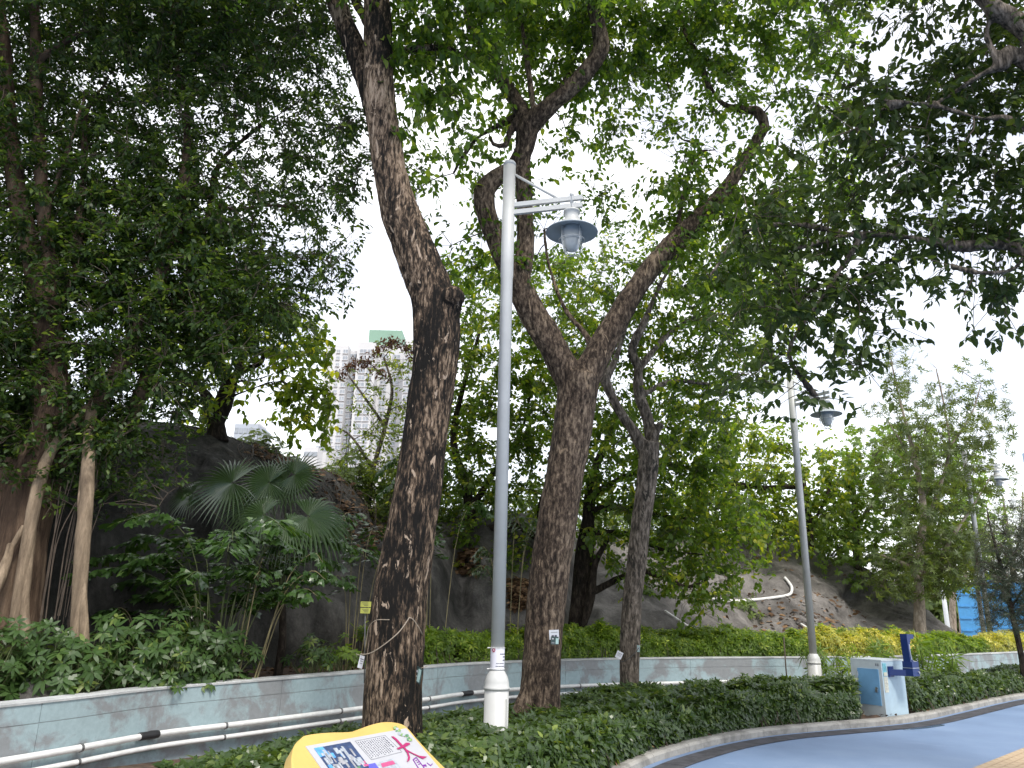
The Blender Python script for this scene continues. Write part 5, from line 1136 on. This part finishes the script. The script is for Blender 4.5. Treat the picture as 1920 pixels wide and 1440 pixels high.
v_, f_ = tube_sheet(lc, .0785, zb_, zt, math.radians(180), math.radians(362)); part('sheet', v_, f_, MAT['paper'], nt)
def mark(name, ang0, ang1, za, zb2, mat, r=.0815):
    v_, f_ = tube_sheet(lc, r, za, zb2, math.radians(ang0), math.radians(ang1), 4); part(name, v_, f_, MAT[mat], nt)
zs = lambda py: aty(928, py, 9.0)[2]
for k in range(5):
    w_ = [8, 13, 15, 13, 8][k]; mark('emblem', 238 - w_, 238 + w_, zs(1224.6 - k * 1.6), zs(1224.6 - (k + 1) * 1.6) - .0005, 'ink_red')
mark('emblem_stroke', 232, 247, zs(1222.0), zs(1221.2), 'paper', .0845); mark('emblem_stroke', 236, 243, zs(1220.6), zs(1218.8), 'paper', .0845)
for (py, h_, runs) in ((1228, 1.6, ((292, 303), (306, 318), (322, 334), (338, 350))), (1233.5, 2.0, ((320, 332), (338, 352))), (1240, 2.0, ((318, 330), (336, 350))), (1246, 1.2, ((262, 272), (274, 279), (281, 286), (290, 300), (303, 312), (316, 330))), (1251.5, 1.2, ((258, 268), (270, 280), (283, 300), (303, 322), (326, 338)))):
    for (a0_, a1_) in runs: mark('print_line', a0_, a1_, zs(py + h_ / 2), zs(py - h_ / 2), 'ink')
for z_ in (zt - .004, zb_ + .01):
    q = np.linspace(0, 2 * np.pi, 25); a = Acc(); a.tube([(lc[0] + .084 * math.cos(s), lc[1] + .084 * math.sin(s), z_) for s in q], .004, 5, False); a.tube([(lc[0] - .083, lc[1], z_), (lc[0] - .115, lc[1] - .01, z_ - .003)], .006, 6); apart('tie', a, MAT['pipe_white'], nt)
def tag_card(label, px, py, Y, w, h, yaw, rollz, mat, extra=None, name='tree_tag'):
    c_ = aty(px, py, Y); R_ = np.array(Matrix.Rotation(yaw, 3, 'Z') @ Matrix.Rotation(rollz, 3, 'Y')).T; t_ = thing(name, c_, label, 'tag', 'plastic tags on the trunks')
    a = Acc(); a.box(c_, (w, .004, h), R_); apart('card', a, MAT[mat], t_)
    for (dx, dz_, ww, hh, m_) in (extra or ()):
        a = Acc(); a.box(c_ + np.array([dx, -.004, dz_]) @ R_, (ww, .003, hh), R_); apart('print', a, MAT[m_], t_)
    a = Acc(); a.tube([c_ + np.array([0, .002, h * .45]) @ R_, c_ + np.array([.0, .10, h * .6]) @ R_], .003, 5); apart('string', a, MAT['rope'], t_)
    return t_
lines = lambda w, h: [(0, h * .22, w * .7, h * .05, 'ink'), (0, h * .05, w * .6, h * .05, 'print_grey'), (0, -h * .12, w * .65, h * .05, 'print_grey')]
tag_card('folded grey-white card tied to the left edge of the patched trunk', 677, 1241, 8.75, .07, .13, 1.0, .25, 'tag_white', lines(.07, .13))
tag_card('dark green and mint tag hanging on the right edge of the patched trunk', 785, 1266, 8.75, .11, .16, -.9, .25, 'tag_green', [(.012, .0, .05, .13, 'tag_mint'), (-.035, .03, .02, .02, 'tag_white'), (-.035, -.02, .02, .015, 'tag_white')])
tag_card('white card with printed lines on the forked trunk', 1039, 1190, 10.62, .13, .12, .1, -.06, 'tag_white', [(0, .03, .09, .008, 'print_grey'), (-.02, -.02, .03, .03, 'ink'), (.02, -.02, .03, .03, 'ink')])
tag_card('small dark green tag with mint disc below the white card on the forked trunk', 1040, 1201, 10.60, .10, .10, .1, .05, 'tag_green', [(.033, -.005, .038, .07, 'tag_mint'), (-.025, .02, .02, .012, 'tag_white'), (-.02, -.03, .04, .01, 'print_grey')])
tag_card('tilted white card on the left edge of the slim trunk', 1161, 1228, 14.05, .11, .12, 0, .45, 'tag_white', lines(.11, .12))
tag_card('small pale tag on the right edge of the slim trunk', 1197, 1216, 14.1, .06, .11, -.8, .1, 'tag_mint', [(0, 0, .03, .06, 'tag_white')])
# ropes
def rope(label, pix, Y, r, mat):
    pts = [aty(px, py, Y if np.isscalar(Y) else y_) for (px, py), y_ in zip(pix, Y if not np.isscalar(Y) else [0] * len(pix))]; a = Acc(); a.tube(catmull(pts, 40), r, 6); return solo('rope', a, None, MAT[mat], label, 'rope', smooth=True)
rope('pale rope looped slackly across the patched trunk', [(676, 1226), (684, 1227), (700, 1222), (725, 1205), (748, 1185), (763, 1165), (768, 1158), (776, 1163), (786, 1178), (792, 1190)], [8.78, 8.66, 8.56, 8.50, 8.50, 8.54, 8.56, 8.60, 8.68, 8.82], .006, 'rope')
rope('thin string hanging against the left side of the patched trunk', [(730, 1162), (705, 1163), (692, 1175), (688, 1195), (684, 1215)], [8.50, 8.56, 8.66, 8.72, 8.76], .004, 'rope')
rope('thin dark cord tied slantwise round the slim trunk', [(1164, 1240), (1170, 1240), (1182, 1232), (1193, 1222), (1198, 1214)], [14.1, 14.0, 14.0, 14.02, 14.1], .006, 'wire_dark')
# yellow marker on a stake
b_ = atyz(683, 11.5, .5); ym = thing('plant_marker', b_, 'thin stake carrying two yellow-green label plates beside the patched trunk', 'marker')
ctop = aty(686, 1130, 11.5); a = Acc(); a.tube([b_, np.array([ctop[0] - .01, ctop[1] + .01, ctop[2]])], .008, 8); apart('stake', a, MAT['clip_grey'], ym, True)
for (py, w_) in ((1133, .15), (1145, .155)):
    c_ = aty(686, py, 11.48); a = Acc(); a.box(c_, (w_, .006, .075), rotz(.1)); pl = apart('plate', a, MAT['tag_yellow'], ym)
    for k in range(3): a = Acc(); a.box(c_ + np.array([-.01 + .008 * k, -.006, .02 - .018 * k]), (w_ * (.6 - .1 * k), .003, .005), rotz(.1)); apart('print', a, MAT['ink'], pl)

# ================================================================== distance: towers and hoarding
def tower(label, base_xy, blocks, name='tower_block'):
    t_ = thing(name, (*base_xy, -2), label, 'building'); return t_
TY = 290.0
def tz(py, px=640): return aty(px, py, TY)[2]
def tx(px, py=740): return aty(px, py, TY)[0]
tw = tower('tall white apartment tower with rows of windows and a green rooftop block', (tx(690), TY), None)
pos = [('wall', 606, 648, 650, TY - 2, 30, 'tower_white'), ('wall', 644, 668, 653, TY + 3, 25, 'tower_white'), ('wall', 664, 700, 642, TY - 1, 30, 'tower_white'), ('wall', 697, 760, 636, TY + 6, 30, 'tower_white'), ('wall', 756, 800, 640, TY - 3, 30, 'tower_white')]
for (nm, pa, pb_, pt, yy, dp, mt_) in pos:
    x0, x1 = tx(pa), tx(pb_); top = tz(pt); a = Acc(); a.box(((x0 + x1) / 2, yy + dp / 2, (top - 2) / 2), (x1 - x0, dp, top + 2)); apart(nm, a, MAT[mt_], tw)
a = Acc(); a.box((tx(716, 620), TY + 18, (tz(640) + tz(604, 700)) / 2), (tx(748, 620) - tx(684, 620), 18, tz(604, 700) - tz(640))); rf = apart('rooftop_block', a, MAT['tower_green'], tw)
for px in (692, 701, 735, 744):
    a = Acc(); x_ = tx(px, 600); a.tube([(x_, TY + 14, tz(604, 700)), (x_, TY + 14, tz(604, 700) + rngp.uniform(1.5, 4))], .12, 6); apart('antenna', a, MAT['tower_grey'], rf)
FL = 2.75
def win(x, y, z, w, h, hood=True):
    a = Acc(); a.box((x, y - .10, z), (w, .25, h)); o = apart('window', a, MAT['tower_glass'], tw)
    a = Acc(); a.box((x, y - .22, z - h / 2 - .12), (w + .5, .5, .22)); a.box((x, y - .24, z), (.14, .06, h)); apart('sill', a, MAT['tower_white'], o)
ztop = tz(662)
for fl in range(24):
    z_ = ztop - fl * FL
    win(tx(630), TY - 2, z_, 1.1, 1.2)
    win(tx(643.5), TY - 2, z_, 1.6, 1.5)
    win(tx(654), TY + 3, z_ - .2, 3.2, 1.6)
    win(tx(662), TY + 3, z_ - .2, 1.4, 1.6)
    win(tx(676), TY - 1, z_ + .6, 2.4, 1.5)
    win(tx(690), TY - 1, z_ + .6, 2.0, 1.5)
    if fl < 16: win(tx(712), TY + 6, z_ + .9, 2.4, 1.5); win(tx(735), TY + 6, z_ + .9, 2.4, 1.5)
    if fl < 14: win(tx(764), TY - 3, z_ + .8, 2.4, 1.5)
lb = thing('low_block', (tx(590, 845), 260, -2), 'low white flat-roofed block beside the foot of the tower', 'building')
for (pa, pb_, pt, yy) in ((570, 596, 838, 255), (592, 612, 828, 262)):
    x0, x1 = aty(pa, 845, yy)[0], aty(pb_, 845, yy)[0]; top = aty(pa, pt, yy)[2]; a = Acc(); a.box(((x0 + x1) / 2, yy + 8, (top - 2) / 2), (x1 - x0, 16, top + 2)); w0 = apart('wall', a, MAT['tower_white'], lb)
    for k in range(3):
        x_ = x0 + (x1 - x0) * (k + .5) / 3; a = Acc(); a.box((x_, yy - .1, top - 2.4), (1.4, .3, 1.5)); o = apart('window', a, MAT['tower_glass'], lb)
gb = thing('office_block', (aty(463, 800, 330)[0], 330, -2), 'distant grey-blue flat-topped block just above the slope crest', 'building')
x0, x1, top = aty(440, 800, 330)[0], aty(484, 800, 330)[0], aty(460, 795, 330)[2]
a = Acc(); a.box(((x0 + x1) / 2, 340, (top - 2) / 2), (x1 - x0, 20, top + 2)); apart('wall', a, MAT['tower_grey'], gb)
a = Acc(); a.box(((x0 + x1) / 2 + 1, 338, top + .5), ((x1 - x0) * .7, 12, 1.4)); apart('roof_plant', a, MAT['tower_white'], gb)
for k in range(5): a = Acc(); a.box((x0 + (x1 - x0) * (k + .5) / 5, 329.9, top - 3), (1.5, .3, 2.4)); apart('window', a, MAT['tower_glass'], gb)
bt = thing('glass_tower', (aty(1925, 860, 400)[0], 400, -2), 'far pale blue tower at the right behind the far lamp', 'building')
x0 = aty(1911, 860, 400)[0] + 6; top = aty(1915, 846, 400)[2]; a = Acc(); a.box((x0 + 12, 403, (top - 2) / 2), (24, 6, top + 2)); apart('wall', a, MAT['tower_blue'], bt)
for k in range(12): a = Acc(); a.box((x0 + 12, 399.8, top - 3 - k * 3.4), (23, .3, 1.2)); apart('window_band', a, MAT['tower_glass'], bt)
# blue hoarding
HY = 42.0; hA, hB = atyz(1808, HY, -.3), atyz(1990, HY - 1, -.3); hd = (hB - hA) / np.linalg.norm(hB - hA); hT = aty(1815, 1092, HY)[2]
ho = thing('blue_hoarding', (hA + hB) / 2, 'tall blue ribbed hoarding beyond the far lamp posts', 'hoarding'); Rh = rotz(math.atan2(hd[1], hd[0])); Lh = np.linalg.norm(hB - hA)
wp = .62
for k in range(int(Lh / wp)):
    c_ = hA + hd * (k + .5) * wp; ht = hT + .3 + (.55 if 1 < k < 4 else 0); a = Acc(); a.box((c_[0], c_[1], -.3 + ht / 2), (wp - .02, .05, ht), Rh); pnl = apart('panel', a, MAT['hoarding_blue'], ho)
    a = Acc(); a.box((c_[0] + hd[0] * wp / 2, c_[1] - .06, -.3 + ht / 2), (.07, .08, ht), Rh); apart('rib', a, MAT['hoarding_blue'], pnl)
    for j in range(1, 6): a = Acc(); a.box((c_[0], c_[1] - .05, -.3 + ht * j / 6), (wp - .1, .06, .06), Rh); apart('rail', a, MAT['hoarding_blue'], pnl)
